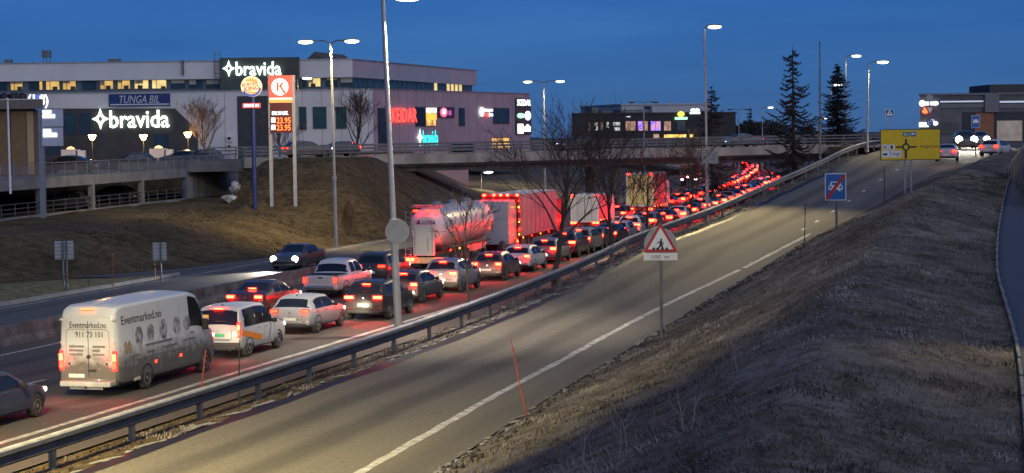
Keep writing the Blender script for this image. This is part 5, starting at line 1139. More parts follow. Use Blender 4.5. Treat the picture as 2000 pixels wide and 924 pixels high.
        if head == 2:
            l = bpy.data.lights.new('headlight_beam', 'SPOT'); l.energy = 210; l.spot_size = R(64); l.spot_blend = .7; l.color = (1, .84, .55); l.shadow_soft_size = .08
            o = bpy.data.objects.new('headlight_beam', l); COL.objects.link(o); o.parent = S; o.location = (sd * (w_ * .72), L / 2 + .06, .62); o.rotation_euler = (R(84), 0, 0)
    return S
def _boxm(d): q = MB(); q.rbox((0, 0, 0), d, min(d) * .3); return q
def _undm(L, w_): q = MB(); q.box((0, 0, .30), (w_ * 1.5, L * .86, .12)); q.tube((.45, -L / 2 + .02, .28), (.45, -L / 2 + .35, .28), .035, n=8); return q
def _archm(r):
    m = MB(); n = 18; A, B_ = [], []
    for x in (-.08, .034):
        for rr in (r + .03, r + .075):
            for i in range(n + 1):
                t = R(-12) + R(204) * i / n; m.v.append((x, rr * math.cos(t), rr * math.sin(t)))
    k = n + 1
    for i in range(n):
        m.f += [(2*k + i, 2*k + i + 1, 3*k + i + 1, 3*k + i), (k + i, k + i + 1, 3*k + i + 1, 3*k + i), (i, i + 1, 2*k + i + 1, 2*k + i)]; m.m += [0] * 3
    return m
def on_lane(off, Y): return (edge(Y) - off, Y, 0.0), ehead(Y)
def lane_car(label, kind, off, Yrear, col, **kw):
    L = KINDS[kind]['L']; Y = Yrear + L / 2 * math.cos(ehead(Yrear)); loc, rz = on_lane(off, Y)
    return car(label, kind, loc, rz, col, **kw)
def lane_Y(px_, off):          # depth at which the lane lies in image column px
    lo_, hi_ = 30.0, 450.0
    for _ in range(50):
        Y = (lo_ + hi_) / 2
        if xat(px_, Y, .3) > edge(Y) - off: hi_ = Y if False else hi_; lo_ = Y if False else lo_
        v = xat(px_, Y, .3) - (edge(Y) - off)
        if v > 0: lo_ = Y
        else: hi_ = Y
    return (lo_ + hi_) / 2
RO, LO = 3.05, 7.9
W_ = (.62, .62, .60); SIL = (.36, .37, .38); GREY = (.14, .145, .15); DK = (.025, .027, .03); NAVY = (.02, .028, .05); REDC = (.22, .02, .02)
# right lane ----------------------------------------------------------------
c0 = lane_car('dark blue-grey hatchback waiting behind the white lettered van', 'hatch', 2.35, 51.4, (.03, .045, .085), lights='brake', head=2, dirt=.12)
van = lane_car('white dirty high-roof panel van with Eventmarked.no lettering', 'van', 2.1, 58.75, (.66, .66, .63), dirt=.93, dz=1.28, name='panel_van', cat='van', lights='brake', head=2)
cad = lane_car('silver-white compact van with orange stripe and green plate behind the white panel van', 'mpv', 2.4, 68.6, (.50, .50, .50), plate_m=PLATEG, name='compact_van', cat='van', head=2, dirt=.45)
lane_car('silver hatchback with dirty bumper stopped ahead of the compact van', 'hatch', 3.0, 76.65, (.30, .31, .32), head=2, dirt=.6, lights='tail')
lane_car('black crossover with wide lit brake lamps behind the round sign plate', 'suv', 1.95, 81.9, (.012, .012, .014), head=2, rails=True, dirt=.2)
lane_car('dark grey hatchback with muddy bumper ahead of the black crossover', 'hatch', 3.0, 89.9, (.06, .062, .068), head=2, dirt=.7)
lane_car('silver sport utility car with wide red lamps behind the slim bare tree', 'suv', 2.95, 95.8, (.27, .275, .28), head=2, dirt=.6)
lane_car('dark hatchback with red glow in its paint between the silver sport utility car and the small white car', 'hatch', 2.8, 103.4, (.10, .055, .055), head=1)  # red light of the brake lamps put into the body colour
lane_car('small white hatchback with red rear lamps in the queue by the big bare tree', 'hatch', 2.9, 109.8, (.58, .58, .56), head=1)
CN = ['grey', 'black', 'white', 'navy', 'silver', 'black', 'grey', 'white', 'dark red', 'black', 'silver', 'navy']; KN = {'hatch': 'hatchback', 'suv': 'crossover', 'sedan': 'saloon'}
def far_label(kd, i, lane): return 'distant %s %s with lit red lamps in the queue %s' % (CN[i % 12], KN[kd], lane)
cols = [GREY, DK, W_, NAVY, SIL, DK, GREY, W_, REDC, DK, SIL, NAVY]
mid = [(1060, 'grey hatchback queueing beside the trunk of the big bare tree', 'hatch', GREY), (1098, 'dark blue crossover queueing just past the big bare tree', 'suv', NAVY), (1128, 'grey estate queueing beside the small white box truck', 'suv', GREY), (1155, 'dark hatchback queueing past the small white box truck', 'hatch', DK), (1181, 'black car with lit brake lamps beside the second bare tree', 'sedan', DK), (1204, 'silver car queueing behind the last clear white car', 'hatch', SIL), (1228, 'white crossover queueing below the yellow-lit box truck', 'suv', W_)]
for px_, lb, kd, cl in mid: lane_car(lb, kd, RO, lane_Y(px_, RO), cl, detail=1)
Y = lane_Y(1228, RO) + 7.0; i = 0
rd = random.Random(3)
while Y < 300:
    kd = rd.choice(['hatch', 'suv', 'hatch', 'sedan']); lane_car(far_label(kd, i, 'lane beside the guard rail'), kd, RO + rd.uniform(-.2, .2), Y, cols[i % 12], detail=0, group='far queue cars', lights='brake' if rd.random() < .8 else 'tail'); i += 1; Y += rd.uniform(6.6, 8.4)
# left lane -----------------------------------------------------------------
lane_car('dark red-glossy saloon with tinted rear window beside the compact van', 'sedan', LO, lane_Y(478, LO), (.03, .018, .022), head=1)
pk = lane_car('white pickup truck with covered bed in the left lane of the queue', 'pickup', LO, lane_Y(626, LO) , (.58, .58, .57), name='pickup_truck', cat='pickup', lights='tail', head=1, dirt=.4)
lane_car('dark estate car with roof rails right behind the white silo tanker', 'suv', LO + .4, lane_Y(738, LO), (.035, .037, .042), head=2, rails=True, lights='tail')
Y = 186.0
while Y < 425:
    kd = rd.choice(['hatch', 'suv', 'hatch', 'sedan'])
    if not 174 < Y < 188: lane_car(far_label(kd, i, 'lane beside the median barrier'), kd, LO + rd.uniform(-.25, .25), Y, cols[i % 12], detail=0, group='far queue cars', lights='brake' if rd.random() < .85 else 'tail')
    i += 1; Y += rd.uniform(6.8, 9.0)
lane_car('dark car behind the yellow-lit box truck in the left lane', 'suv', LO, 165.5, DK, detail=1, head=2)
# oncoming ------------------------------------------------------------------
def opp(label, kind, off, Y, col, **kw): loc, rz = on_lane(off, Y); return car(label, kind, loc, rz + math.pi, col, **kw)
onc = opp('dark oncoming car with bright headlights on the opposite carriageway', 'sedan', 17.1, 115.4, (.05, .055, .065), lights='tail', head=3)
# bridge and roundabout -----------------------------------------------------
def bridge_car(label, kind, px_, y, col, rev=False, **kw):
    u = FBR.uz(px_, 300)[0]; p = FBR.M @ Vector((u, y, 0)); return car(label, kind, (p.x, p.y, bz(u / BL)), FBR.ang - math.pi / 2 + (math.pi if rev else 0), col, detail=1, **kw)
bridge_car('grey-brown car crossing the left end of the bridge', 'suv', 628, 3.4, (.16, .12, .10), lights='tail', head=1)
bridge_car('dark car with headlight glare on the bridge before the big tree', 'hatch', 712, 7.2, DK, rev=True, lights='brake', head=1)
bridge_car('dark car with lit headlights on the bridge before the black shop', 'hatch', 1196, 7.2, DK, rev=True, lights='tail', head=1)
bridge_car('dark car on the bridge behind the tall larch', 'sedan', 1520, 7.2, GREY, rev=True, lights='tail', head=1)
P_ = at(1850, 292, 164); car('pale saloon braking behind the yellow direction sign', 'sedan', (P_.x, 164, zr(164) + .1), R(-14), (.42, .41, .42), detail=1, lights='tail')
P_ = at(1948, 292, 168); car('white hatchback braking at the roundabout entry', 'hatch', (P_.x, 168.5, zr(168.5)), R(-30), (.55, .54, .52), detail=1, lights='tail')
P_ = at(1884, 292, 180); ob = car('dark oncoming car with dazzling headlights at the roundabout', 'suv', (P_.x, 180, 5.9), R(180 - 8), DK, detail=1, lights='tail', head=3)
P_ = at(1914, 285, 190); car('second oncoming car with headlights behind the blue motor road sign', 'hatch', (P_.x, 190, 5.96), R(180 - 14), GREY, detail=1, lights='tail', head=3)
# parked on the deck
for px_, Yc, kd, cl, lb, rz_ in ((133, 160, 'sedan', (.012, .013, .017), 'black saloon parked on the deck beside the company boards', R(82)), (256, 176, 'hatch', (.025, .025, .028), 'dark hatchback parked on the deck below the bravida letters', R(86)), (392, 197, 'suv', (.06, .062, .066), 'grey sport utility car parked at the right end of the deck', R(84)), (352, 203, 'hatch', (.09, .09, .095), 'grey hatchback parked behind the grey sport utility car', R(80))):
    P_ = at(px_, 320, Yc); car(lb, kd, (P_.x, Yc, ZU - .03), rz_, cl, lights='off', detail=1, dirt=.2)
for px_, Yc, lb in ((140, 151, 'pale car in the gloom of the lower parking level, left bay'), (228, 166, 'pale car in the gloom of the lower parking level, right bay')):
    P_ = at(px_, 380, Yc); car(lb, 'hatch', (P_.x - .5, Yc, ZL), R(80), (.05, .05, .055), lights='off', detail=1)

# ------------------------------------------------------------------ lettering on the white van
Mv = Matrix.Identity(4); VL = KINDS['van']['L']; vb = Body(KINDS['van'])
INK = mat('van_lettering', (.055, .055, .058), .6, var=.1); INK2 = mat('van_small_print', (.16, .155, .145), .7, var=.1)
Mr = Matrix.Translation((0, -VL / 2 - .006, 0))
text_on('rear_lettering', 'Eventmarked.no', van, INK, Mr, -.58, .62, 2.06, 2.24, .004, bold=.006)
text_on('rear_phone_number', '911 73 101', van, INK, Mr, -.40, .50, 1.78, 1.95, .004, bold=.006)
for x0, x1, z in ((-.62, -.18, 1.50), (-.62, -.14, 1.38), (-.62, -.20, 1.26), (.16, .58, 1.50), (.16, .38, 1.38), (.16, .56, 1.26)):
    m = MB(); x = x0; rr = random.Random(int(z * 100 + x0 * 10))
    while x < x1: w2 = rr.uniform(.03, .07); m.box((x + w2 / 2, -VL / 2 - .008, z), (w2, .006, .065)); x += w2 + .012
    m.build('small_print', INK2, van)
m = MB(); m.box((.02, -VL / 2 - .008, 1.4), (.014, .008, 1.75)); m.build('door_gap', BLACK, van)
m = MB()
for s_ in (-1, 1): 
    m.path([Vector((s_ * x, -VL / 2 - .004, z)) for x, z in ((.06, 2.02), (.62, 2.02), (.70, 1.95), (.72, 1.2), (.66, 1.08), (.06, 1.05))], .012, 5)
m.build('door_pressing', mat('van_seam', (.34, .33, .30), .7, var=.1), van)
m = MB(); m.plate(disc_poly(.02, 1.19, .065, 16), Mr @ Matrix.Translation((0, -.015, 0)), .02); recalc(m.build('rear_emblem', BLACK, van))
for x in (-.62, .62): m = MB(); m.plate(disc_poly(x, .98, .04, 12), Mr @ Matrix.Translation((0, -.008, 0)), .01); recalc(m.build('door_lock', BLACK, van))
m = MB(); m.rbox((.14, -VL / 2 - .02, .78), (.26, .04, .07), .015); m.build('door_grip', BLACK, van)
for s_ in (-1, 1):
    for z in (1.62, 2.3): m = MB(); m.rbox((s_ * .86, -VL / 2 + .02, z), (.09, .09, .06), .015); m.build('hinge', mat('van_white_trim', (.6, .6, .57), .5, var=.1), van)
m = MB(); m.rbox((0, -VL / 2 - .12, .40), (1.66, .26, .16), .04); st = m.build('rear_step', mat('bumper_grey', (.40, .39, .36), .7, var=.2), van, sm=40)
m = MB(); m.box((0, -VL / 2 - .12, .27), (1.1, .08, .08)); m.tube((0, -VL / 2 - .3, .33), (0, -VL / 2 - .1, .27), .035, n=8); m.build('tow_bar', STEEL_D, van)
# side lettering: a patch-following projection onto the right flank
def side_pt(y, z):
    t = min(max(y + VL / 2, .02), VL - .02); r_ = vb.ring(t)
    for a, c in zip(r_[2:], r_[3:]):
        if a[1] <= z <= c[1] and c[1] > a[1]: f = (z - a[1]) / (c[1] - a[1]); return Vector((a[0] + (c[0] - a[0]) * f + .006, y, z))
    return Vector((vb.w + .006, y, z))
def side_text(name, s, y0, y1, z0, z1, mm, bold=.006):
    src = text_mesh(s, bold, 0, 0.0); xs = [v.co.x for v in src.vertices]; ys = [v.co.y for v in src.vertices]; a, b_, c, d = min(xs), max(xs), min(ys), max(ys)
    me = src.copy(); me.name = name
    for v in me.vertices: v.co = side_pt(y0 + (v.co.x - a) / (b_ - a) * (y1 - y0), z0 + (v.co.y - c) / (d - c) * (z1 - z0))
    me.materials.clear(); me.materials.append(mm); return link(name, me, van)
side_text('side_lettering', 'Eventmarked.no', -3.3, -.55, 2.12, 2.38, INK, .012)
def oval(y, z, ry, rz_, mm, name='picture'):
    m = MB(); n = 20; m.v = [tuple(side_pt(y, z))] + [tuple(side_pt(y + ry * math.cos(2*math.pi*i/n), z + rz_ * math.sin(2*math.pi*i/n))) for i in range(n)]
    m.f = [(0, i + 1, (i + 1) % n + 1) for i in range(n)]; m.m = [0] * n; m.build(name, mm, van)
PIC = mat('van_picture_print', (.42, .40, .38), .6, var=.3, scale=5.0, col2=(.06, .07, .08)); PIC2 = mat('van_figure_print', (.34, .25, .16), .6, var=.3, scale=9)
for y, rz_, mm in ((-2.2, .30, PIC), (-1.4, .27, PIC), (-.48, .32, PIC), (.48, .29, PIC), (1.25, .24, PIC)): oval(y, 1.74 + .02 * y, .27, rz_, mm)
for dy in (-.13, .13): oval(-3.0 + dy, 1.40, .13, .22, PIC2, 'figure_print')
def bars(y0, y1, z, h_, seed):
    m = MB(); rr = random.Random(seed); y = y0
    while y < y1:
        w2 = rr.uniform(.06, .14); a, c, d, e = side_pt(y, z), side_pt(min(y + w2, y1), z), side_pt(min(y + w2, y1), z + h_), side_pt(y, z + h_); m.add([a, c, d, e], [(0, 1, 2, 3)]); y += w2 + .02
    m.build('small_print', INK2, van)
bars(-1.85, .1, 1.32, .08, 1); bars(-2.9, -2.2, 1.08, .07, 2); bars(-1.75, -1.2, 1.10, .07, 3); bars(-.6, .4, 1.14, .07, 4); bars(.9, 1.8, 1.2, .06, 5)
for t in (1.05, 2.9, 4.4): cached(('van', 'pseam', t), 'panel_seam', lambda: vb.patch(t, t + .02, 3.0, 7.8, 1, .003, 1, 10), MATS['van_seam'], van)
cached(('van', 'rub'), 'rub_strip', lambda: vb.patch(.3, 5.3, 4.02, 4.12, 1, .008, 24, 1), INK2, van)
for t in (2.55, 4.35): m = MB(); p = vb.S(t, 3.6, 1); m.rbox(p, (.03, .10, .07), .01); m.build('side_marker', REDT, van)
m = MB(); m.rbox((.93, -2.35, .45), (.10, .5, .2), .03); m.build('mud_flap', mat('flap_cream', (.55, .5, .36), .7, var=.1), van)
# orange stripe on the compact van
cb = Body(KINDS['mpv']); CL = KINDS['mpv']['L']; ORG = mat('orange_stripe', (.70, .22, .02), .5, var=.1)
def stripe():
    m = MB(); n = 8
    for i in range(n + 1):
        f = i / n; t = .10 + 1.75 * f; z = .80 - .34 * f
        for dz in (0, .21):
            r_ = cb.ring(t); zz = z + dz; x = None
            for a, c in zip(r_[2:], r_[3:]):
                if a[1] <= zz <= c[1]: x = a[0] + (c[0] - a[0]) * (zz - a[1]) / max(1e-6, c[1] - a[1]); break
            m.v.append(((x or cb.w) + .010, t - CL / 2, zz))
    for i in range(n): m.f.append((2*i, 2*i + 2, 2*i + 3, 2*i + 1)); m.m.append(0)
    return m
recalc(stripe().build('orange_stripe', ORG, cad))
m = MB(); m.plate(disc_poly(-.28, .98, .06, 14), Matrix.Translation((0, -CL / 2 - .006, 0)), .01); recalc(m.build('round_decal', mat('orange_decal', (.5, .08, .02), .5, var=0), cad))
m = MB(); m.box((-.5, -CL / 2 + .07, 1.42), (.28, .012, .18)); m.build('window_note', mat('yellow_note', (.5, .42, .18), .6, var=.1), cad)
m = MB(); m.box((0, -CL / 2 - .008, .64), (.9, .012, .06)); m.build('rear_print', INK2, cad)
# pickup details
Lp = KINDS['pickup']['L']; m = MB(); m.rbox((0, -Lp / 2 + .79, 1.115), (1.58, 1.42, .04), .015); m.build('bed_cover', BLACK, pk)
m = MB(); m.rbox((0, -Lp / 2 - .004, .92), (1.30, .03, .30), .012); m.build('tailgate_panel', paint('pickup_tail', (.5, .5, .49), .4, .3, .5), pk); m = MB(); m.rbox((0, -Lp / 2 - .10, .56), (1.5, .2, .14), .03); m.build('chrome_step', CHROME, pk)
m = MB(); m.rbox((0, -Lp / 2 - .02, 1.0), (.2, .03, .07), .01); m.build('tailgate_handle', BLACK, pk)

# ------------------------------------------------------------------ lorries
def lorry_wheels(S, w_, ys, r=.5):
    tm, rm = wheel_mesh(r, 1)
    for y in ys:
        for sd in (1, -1): wo = link('wheel', tm, S, (sd * (w_ - .14), y, r)); wo.rotation_euler = (0, 0, 0 if sd > 0 else math.pi); wo.scale = (1.5, 1, 1); link('rim', rm, wo)
def lamp_box(S, x, y, z, d=(.16, .06, .14), mm=REDL, name='tail_light'):
    m = MB(); m.rbox((x, y, z), d, .015); return m.build(name, mm, S)
def cab(S, y0, w_, h_, mm, head=False):
    m = MB(); P = [(0, .7), (2.2, .7), (2.3, 1.2), (2.25, 1.9), (2.0, h_ - .3), (1.6, h_), (0, h_ - .05)]
    n = len(P); 
    for x in (-w_, w_): m.v += [(x, y0 + p[0], p[1]) for p in P]
    m.f = [tuple(range(n)), tuple(range(2*n - 1, n - 1, -1))] + [(i, n + i, n + (i+1) % n, (i+1) % n) for i in range(n)]; m.m = [0] * len(m.f)
    c_ = recalc(m.build('cab', mm, S)); m = MB(); m.box((0, y0 + 2.2, 2.15), (w_ * 1.8, .2, .95)); m.build('windshield', GLASS, c_)
    for sd in (1, -1): m = MB(); m.rbox((sd * (w_ + .15), y0 + 2.1, 2.2), (.2, .12, .6), .04); m.build('mirror', BLACK, c_)
    for sd in (1, -1): m = MB(); m.rbox((sd * (w_ - .25), y0 + 2.28, .95), (.38, .1, .2), .03); m.build('headlight', HEAD if head else CHROME, c_)
def chassis(S, L, w_): m = MB(); m.box((0, 0, .85), (w_ * 1.2, L * .96, .25)); m.box((0, -L / 2 + .12, .62), (w_ * 1.9, .12, .22)); m.build('chassis', BLACK, S)
def box_truck(label, Yrear, off, boxL, h_, rear_m, side_m, cab_m, frame_m, toplights=True, group=None, w_=1.25, name='box_truck', cabL=2.4, markers=True, lamps=REDL, z0=1.1):
    L = boxL + cabL; loc, rz = on_lane(off, Yrear + L / 2); S = thing(name, label, 'truck', loc, rz, group); y0 = -L / 2
    m = MB(); m.box((0, y0 + boxL / 2, (z0 + h_) / 2), (2 * w_, boxL, h_ - z0)); bo = m.build('box', side_m, S)
    m = MB(); m.box((0, y0 - .015, (z0 + h_) / 2), (2 * w_ - .16, .05, h_ - z0 - .16)); rdv = m.build('rear_door', rear_m, S)
    m = MB(); m.box((0, y0 - .05, (z0 + h_) / 2), (.03, .02, h_ - z0 - .2)); m.build('door_gap', BLACK, rdv)
    for sd in (-.55, .55): m = MB(); m.tube((sd, y0 - .06, z0 + .1), (sd, y0 - .06, h_ - .15), .02, n=6); m.build('lock_bar', STEEL, rdv)
    m = MB()
    for sd in (1, -1): m.box((sd * (w_ - .03), y0 - .02, (z0 + h_) / 2), (.1, .1, h_ - z0 + .05))
    m.box((0, y0 - .02, h_), (2 * w_ + .04, .12, .14)); m.box((0, y0 - .02, z0), (2 * w_ + .04, .12, .12)); m.build('rear_frame', frame_m, S)
    m = MB(); m.box((0, y0 + boxL / 2, h_ + .03), (2 * w_ - .1, boxL - .2, .05)); m.build('roof', mat('truck_roof', (.5, .5, .5), .6, var=.15), S)
    if h_ > 3: 
        for i in range(int(boxL / 1.25)): m = MB(); m.box((w_ + .012, y0 + .6 + i * 1.25, (z0 + h_) / 2), (.02, .06, h_ - z0 - .2)); m.build('side_rib', side_m, bo)
    chassis(S, L, w_); lorry_wheels(S, w_, [y0 + 1.2, y0 + 2.5, L / 2 - 1.0])
    if toplights:
        for x in (-1.1, -.45, .0, .45, 1.1) if toplights == 2 else (-1.0, 1.0): lamp_box(S, x, y0 - .10, h_ + .02, (.17, .06, .12), REDL if toplights == 2 else REDM, 'top_light')
    for x in (-1.0, -.72, .72, 1.0): lamp_box(S, x, y0 - .02, .80, (.22, .08, .16), lamps)
    if markers:
        for i in range(5):
            for sd in (1,): lamp_box(S, sd * (w_ + .01), y0 + .8 + i * (boxL - 1) / 4, 1.0, (.03, .1, .07), REDM if i % 2 else AMBER, 'side_marker')
    cab(S, y0 + boxL + .05, w_, min(h_, 3.2), cab_m); return S
CURT = mat('curtain_fabric', (.42, .36, .36), .6, var=.12, scale=1.2, bump=.3, bscale=3); BOXW = mat('white_box_side', (.60, .60, .58), .5, var=.1, scale=.8)
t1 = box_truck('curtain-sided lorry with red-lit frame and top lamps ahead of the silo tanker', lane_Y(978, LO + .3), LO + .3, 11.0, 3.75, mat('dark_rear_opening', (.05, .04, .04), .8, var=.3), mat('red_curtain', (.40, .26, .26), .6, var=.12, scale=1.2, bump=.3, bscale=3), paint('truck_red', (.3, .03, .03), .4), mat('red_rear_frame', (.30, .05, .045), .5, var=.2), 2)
rq = random.Random(4)
for z in [1.25, 1.5, 1.62, 2.05, 2.2, 2.75, 3.0, 3.4]: lamp_box(t1, 1.22 + rq.uniform(-.02, .02), -6.85, z, (rq.uniform(.05, .10), .06, rq.uniform(.06, .13)), rq.choice((REDM, AMBER, REDT, REDM)), 'frame_light')
box_truck('small white box truck with two top lamps behind the second bare tree', lane_Y(1142, LO), LO, 4.6, 2.9, BOXW, mat('box_side_painted_red_glow', (.5, .24, .24), .5, var=.1), WHITE, WHITE, 1, w_=1.08, cabL=2.0, z0=.9)  # red brake-lamp glow put into the side colour
box_truck('tall box truck with cream rear door coloured as if lit yellow before the bridge', lane_Y(1250, LO), LO, 8.0, 3.95, mat('cream_door_painted_glow', (.74, .60, .22), .6, var=.08), mat('curtain_painted_red_glow', (.46, .17, .18), .6, var=.12, scale=1.2), WHITE, WHITE, 1)  # yellow headlight glow in the door colour, red brake glow in the side
P_ = on_lane(14.6, 285); S = thing('oncoming_lorry', 'oncoming lorry with three bright headlights under the bridge', 'truck', P_[0], P_[1] + math.pi); m = MB(); m.box((0, -1.5, 2.2), (2.4, 6, 2.6)); m.build('box', BOXW, S); cab(S, 1.5, 1.2, 3.0, mat('lorry_red', (.3, .05, .04), .4, var=.1), True); chassis(S, 8, 1.2); lorry_wheels(S, 1.2, (-2.5, 2.6)); lamp_box(S, .1, 3.85, 1.3, (.3, .06, .2), HEAD, 'fog_light')
P_ = on_lane(LO + .3, 440); S = thing('far_lorry', 'far pale red lorry closing the visible end of the queue', 'truck', P_[0], P_[1]); m = MB(); m.box((0, 0, 2.2), (2.5, 9, 2.8)); m.build('box', BOXW, S); m = MB(); m.box((0, -4.53, 2.2), (2.3, .05, 2.6)); m.build('rear_door', mat('far_lorry_door', (.6, .2, .18), .5, var=.1), S); chassis(S, 9, 1.2); lorry_wheels(S, 1.2, (-3, 3))
for x in (-1, 1): lamp_box(S, x, -4.6, .8, (.3, .06, .2))
# silo tanker ---------------------------------------------------------------
Yt = lane_Y(828, LO + .5); TL = 11.2; tot = 17.2; loc, rz = on_lane(LO + .5, Yt + tot / 2); T = thing('silo_tanker', 'white silo tank lorry with LITRA on its rounded end', 'truck', loc, rz); y0 = -tot / 2
TW = paint('tank_white', (.64, .64, .63), .30, .28, .6, metal=.12)
m = MB(); n = 28; rings = [(0.0, .55, .50, 2.55), (.10, .92, .86, 2.52), (.35, 1.13, 1.08, 2.50), (.8, 1.22, 1.17, 2.48), (1.6, 1.25, 1.20, 2.46), (TL - 1.4, 1.25, 1.20, 2.46), (TL - .7, 1.17, 1.12, 2.48), (TL - .25, .95, .9, 2.5), (TL, .55, .5, 2.52)]
for t, a, b_, zc in rings:
    for i in range(n):
        an = 2 * math.pi * i / n; z = zc + b_ * math.sin(an)
        dip = .55 * max(0, -math.sin(an)) ** 2 * (.5 + .5 * math.cos((t - 2.6) / (TL - 5.2) * 4 * math.pi)) if 1.5 < t < TL - 1.3 else 0
        m.v.append((a * math.cos(an), y0 + .35 + t, z - dip))
for j in range(len(rings) - 1):
    for i in range(n): m.f.append((j*n + i, j*n + (i+1) % n, (j+1)*n + (i+1) % n, (j+1)*n + i)); m.m.append(0)
m.f += [tuple(range(n)), tuple((len(rings)-1)*n + i for i in range(n))]; m.m += [0, 0]; recalc(m.build('tank', TW, T, sm=50))
# hopper below and rear apparatus cover
m = MB()
for k in range(3):
    yc = y0 + 2.6 + k * 2.5; m.add([(-1.0, yc - 1.1, 1.9), (1.0, yc - 1.1, 1.9), (1.0, yc + 1.1, 1.9), (-1.0, yc + 1.1, 1.9), (-.25, yc - .2, .9), (.25, yc - .2, .9), (.25, yc + .2, .9), (-.25, yc + .2, .9)], [(0, 1, 5, 4), (1, 2, 6, 5), (2, 3, 7, 6), (3, 0, 4, 7), (4, 5, 6, 7)])
m.build('hopper', TW, T)
m = MB(); m.rbox((-.12, y0 + .2, 1.75), (1.25, .34, 1.75), .06); pan = m.build('rear_cover', paint('tank_cover', (.52, .50, .46), .4, .3, .6), T)
for x in (-.62, .40): 
    m = MB(); [m.box((x, y0 + .02, 1.05 + i * .105), (.05, .02, .05)) for i in range(14)]; m.build('rivet_row', BLACK, pan)
m = MB(); m.box((.14, y0 + .02, 1.5), (.03, .02, .75)); m.build('cover_slot', BLACK, pan)
LB = mat('tank_lettering_blue', (.02, .03, .16), .5, var=0); LR = mat('tank_lettering_red', (.4, .03, .03), .5, var=0)
Ml = Matrix.Translation((0, y0 + .30, 0)); text_on('lettering', 'LITRA', T, LB, Ml, -.28, .52, 2.66, 2.86, .02, bold=.02, shear=.25)
m = MB(); m.plate([(-.62, 2.66), (-.44, 2.66), (-.36, 2.88), (-.54, 2.88)], Ml @ Matrix.Translation((0, -.02, 0)), .01); recalc(m.build('emblem', LR, T)); m = MB(); m.plate([(-.52, 2.66), (-.32, 2.66), (-.34, 2.71), (-.42, 2.72), (-.38, 2.88), (-.44, 2.88)], Ml @ Matrix.Translation((0, -.035, 0)), .01); recalc(m.build('emblem', LB, T))
m = MB(); m.tube((-1.12, y0 + .7, 3.62), (1.12, y0 + .7, 3.62), .03, n=6); m.tube((-.9, y0 + .6, 3.72), (.9, y0 + .6, 3.72), .05, n=6); m.path([(1.0, y0 + .5, 3.62), (1.02, y0 + 5, 3.70), (1.0, y0 + 9.5, 3.65)], .03, 6); m.build('top_rail', STEEL, T)
for t in (1.7, 3.3, 5.0, 6.7, 8.4, 9.9):
    m = MB(); n2 = 28
    for yy, rr in ((0, 1.0), (.05, 1.012), (.10, 1.0)):
        for i in range(n2): an = R(-35) + R(250) * i / (n2 - 1); m.v.append((1.252 * rr * math.cos(an), y0 + .35 + t + yy, 2.46 + 1.202 * rr * math.sin(an)))
    for j in range(2):
        for i in range(n2 - 1): m.f.append((j*n2 + i, j*n2 + i + 1, (j+1)*n2 + i + 1, (j+1)*n2 + i)); m.m.append(0)
    m.build('tank_band', mat('band_steel', (.35, .35, .35), .5, .3, var=.2), T)
for t in (2.4, 5.6, 8.8): m = MB(); m.lathe([(3.60, .30), (3.80, .30), (3.86, .22), (3.90, .05)], 16, 'Z', (0, y0 + t, 0)); m.build('manhole', STEEL, T, sm=40)
m = MB(); m.path([(1.18, y0 + .8, 1.35), (1.24, y0 + 3, 1.28), (1.24, y0 + 6, 1.36), (1.18, y0 + 10, 1.3)], .07, 8); m.build('hose', BLACK, T)
for x in (-.95, .95): m = MB(); m.box((x, y0 + 1.1, .45), (.5, .03, .55)); m.build('mud_flap', BLACK, T)
for x in (-.62, .10, .62): lamp_box(T, x, y0 + .28, 3.42, (.28, .08, .12), REDT, 'top_light')
m = MB()
for x in (-1.22, -.88): m.tube((x, y0 + .1, .75), (x, y0 + .25, 3.4), .025, n=6)
for i in range(9): m.tube((-1.22, y0 + .1 + .015 * i, .95 + i * .3), (-.88, y0 + .1 + .015 * i, .95 + i * .3), .018, n=6)
m.build('ladder', STEEL, T)
m = MB(); m.rbox((0, y0 + .2, .62), (2.45, .22, .36), .04); m.build('rear_bumper', mat('striped_bumper', (.55, .42, .22), .5, var=.2, scale=4), T)
for x in (-1.08, -.8, .8, 1.08): lamp_box(T, x, y0 + .06, .66, (.2, .06, .17))
for i in range(5): lamp_box(T, 1.2, y0 + 1 + i * 1.9, 1.15, (.03, .12, .08), AMBER if i % 2 else REDM, 'side_marker')
m = MB(); m.box((0, y0 + 5.2, .98), (1.0, 10, .22)); m.build('chassis', BLACK, T); lorry_wheels(T, 1.22, (y0 + 1.9, y0 + 3.2, y0 + 4.5, y0 + 13.2, y0 + 16.2)); cab(T, y0 + 14.4, 1.2, 3.5, paint('tractor_white', (.5, .5, .5), .3))
m = MB()
for sd in (1, -1): m.box((sd * 1.2, y0 + 6.8, 1.1), (.04, 3.6, .5))
m.build('side_guard', STEEL, T)
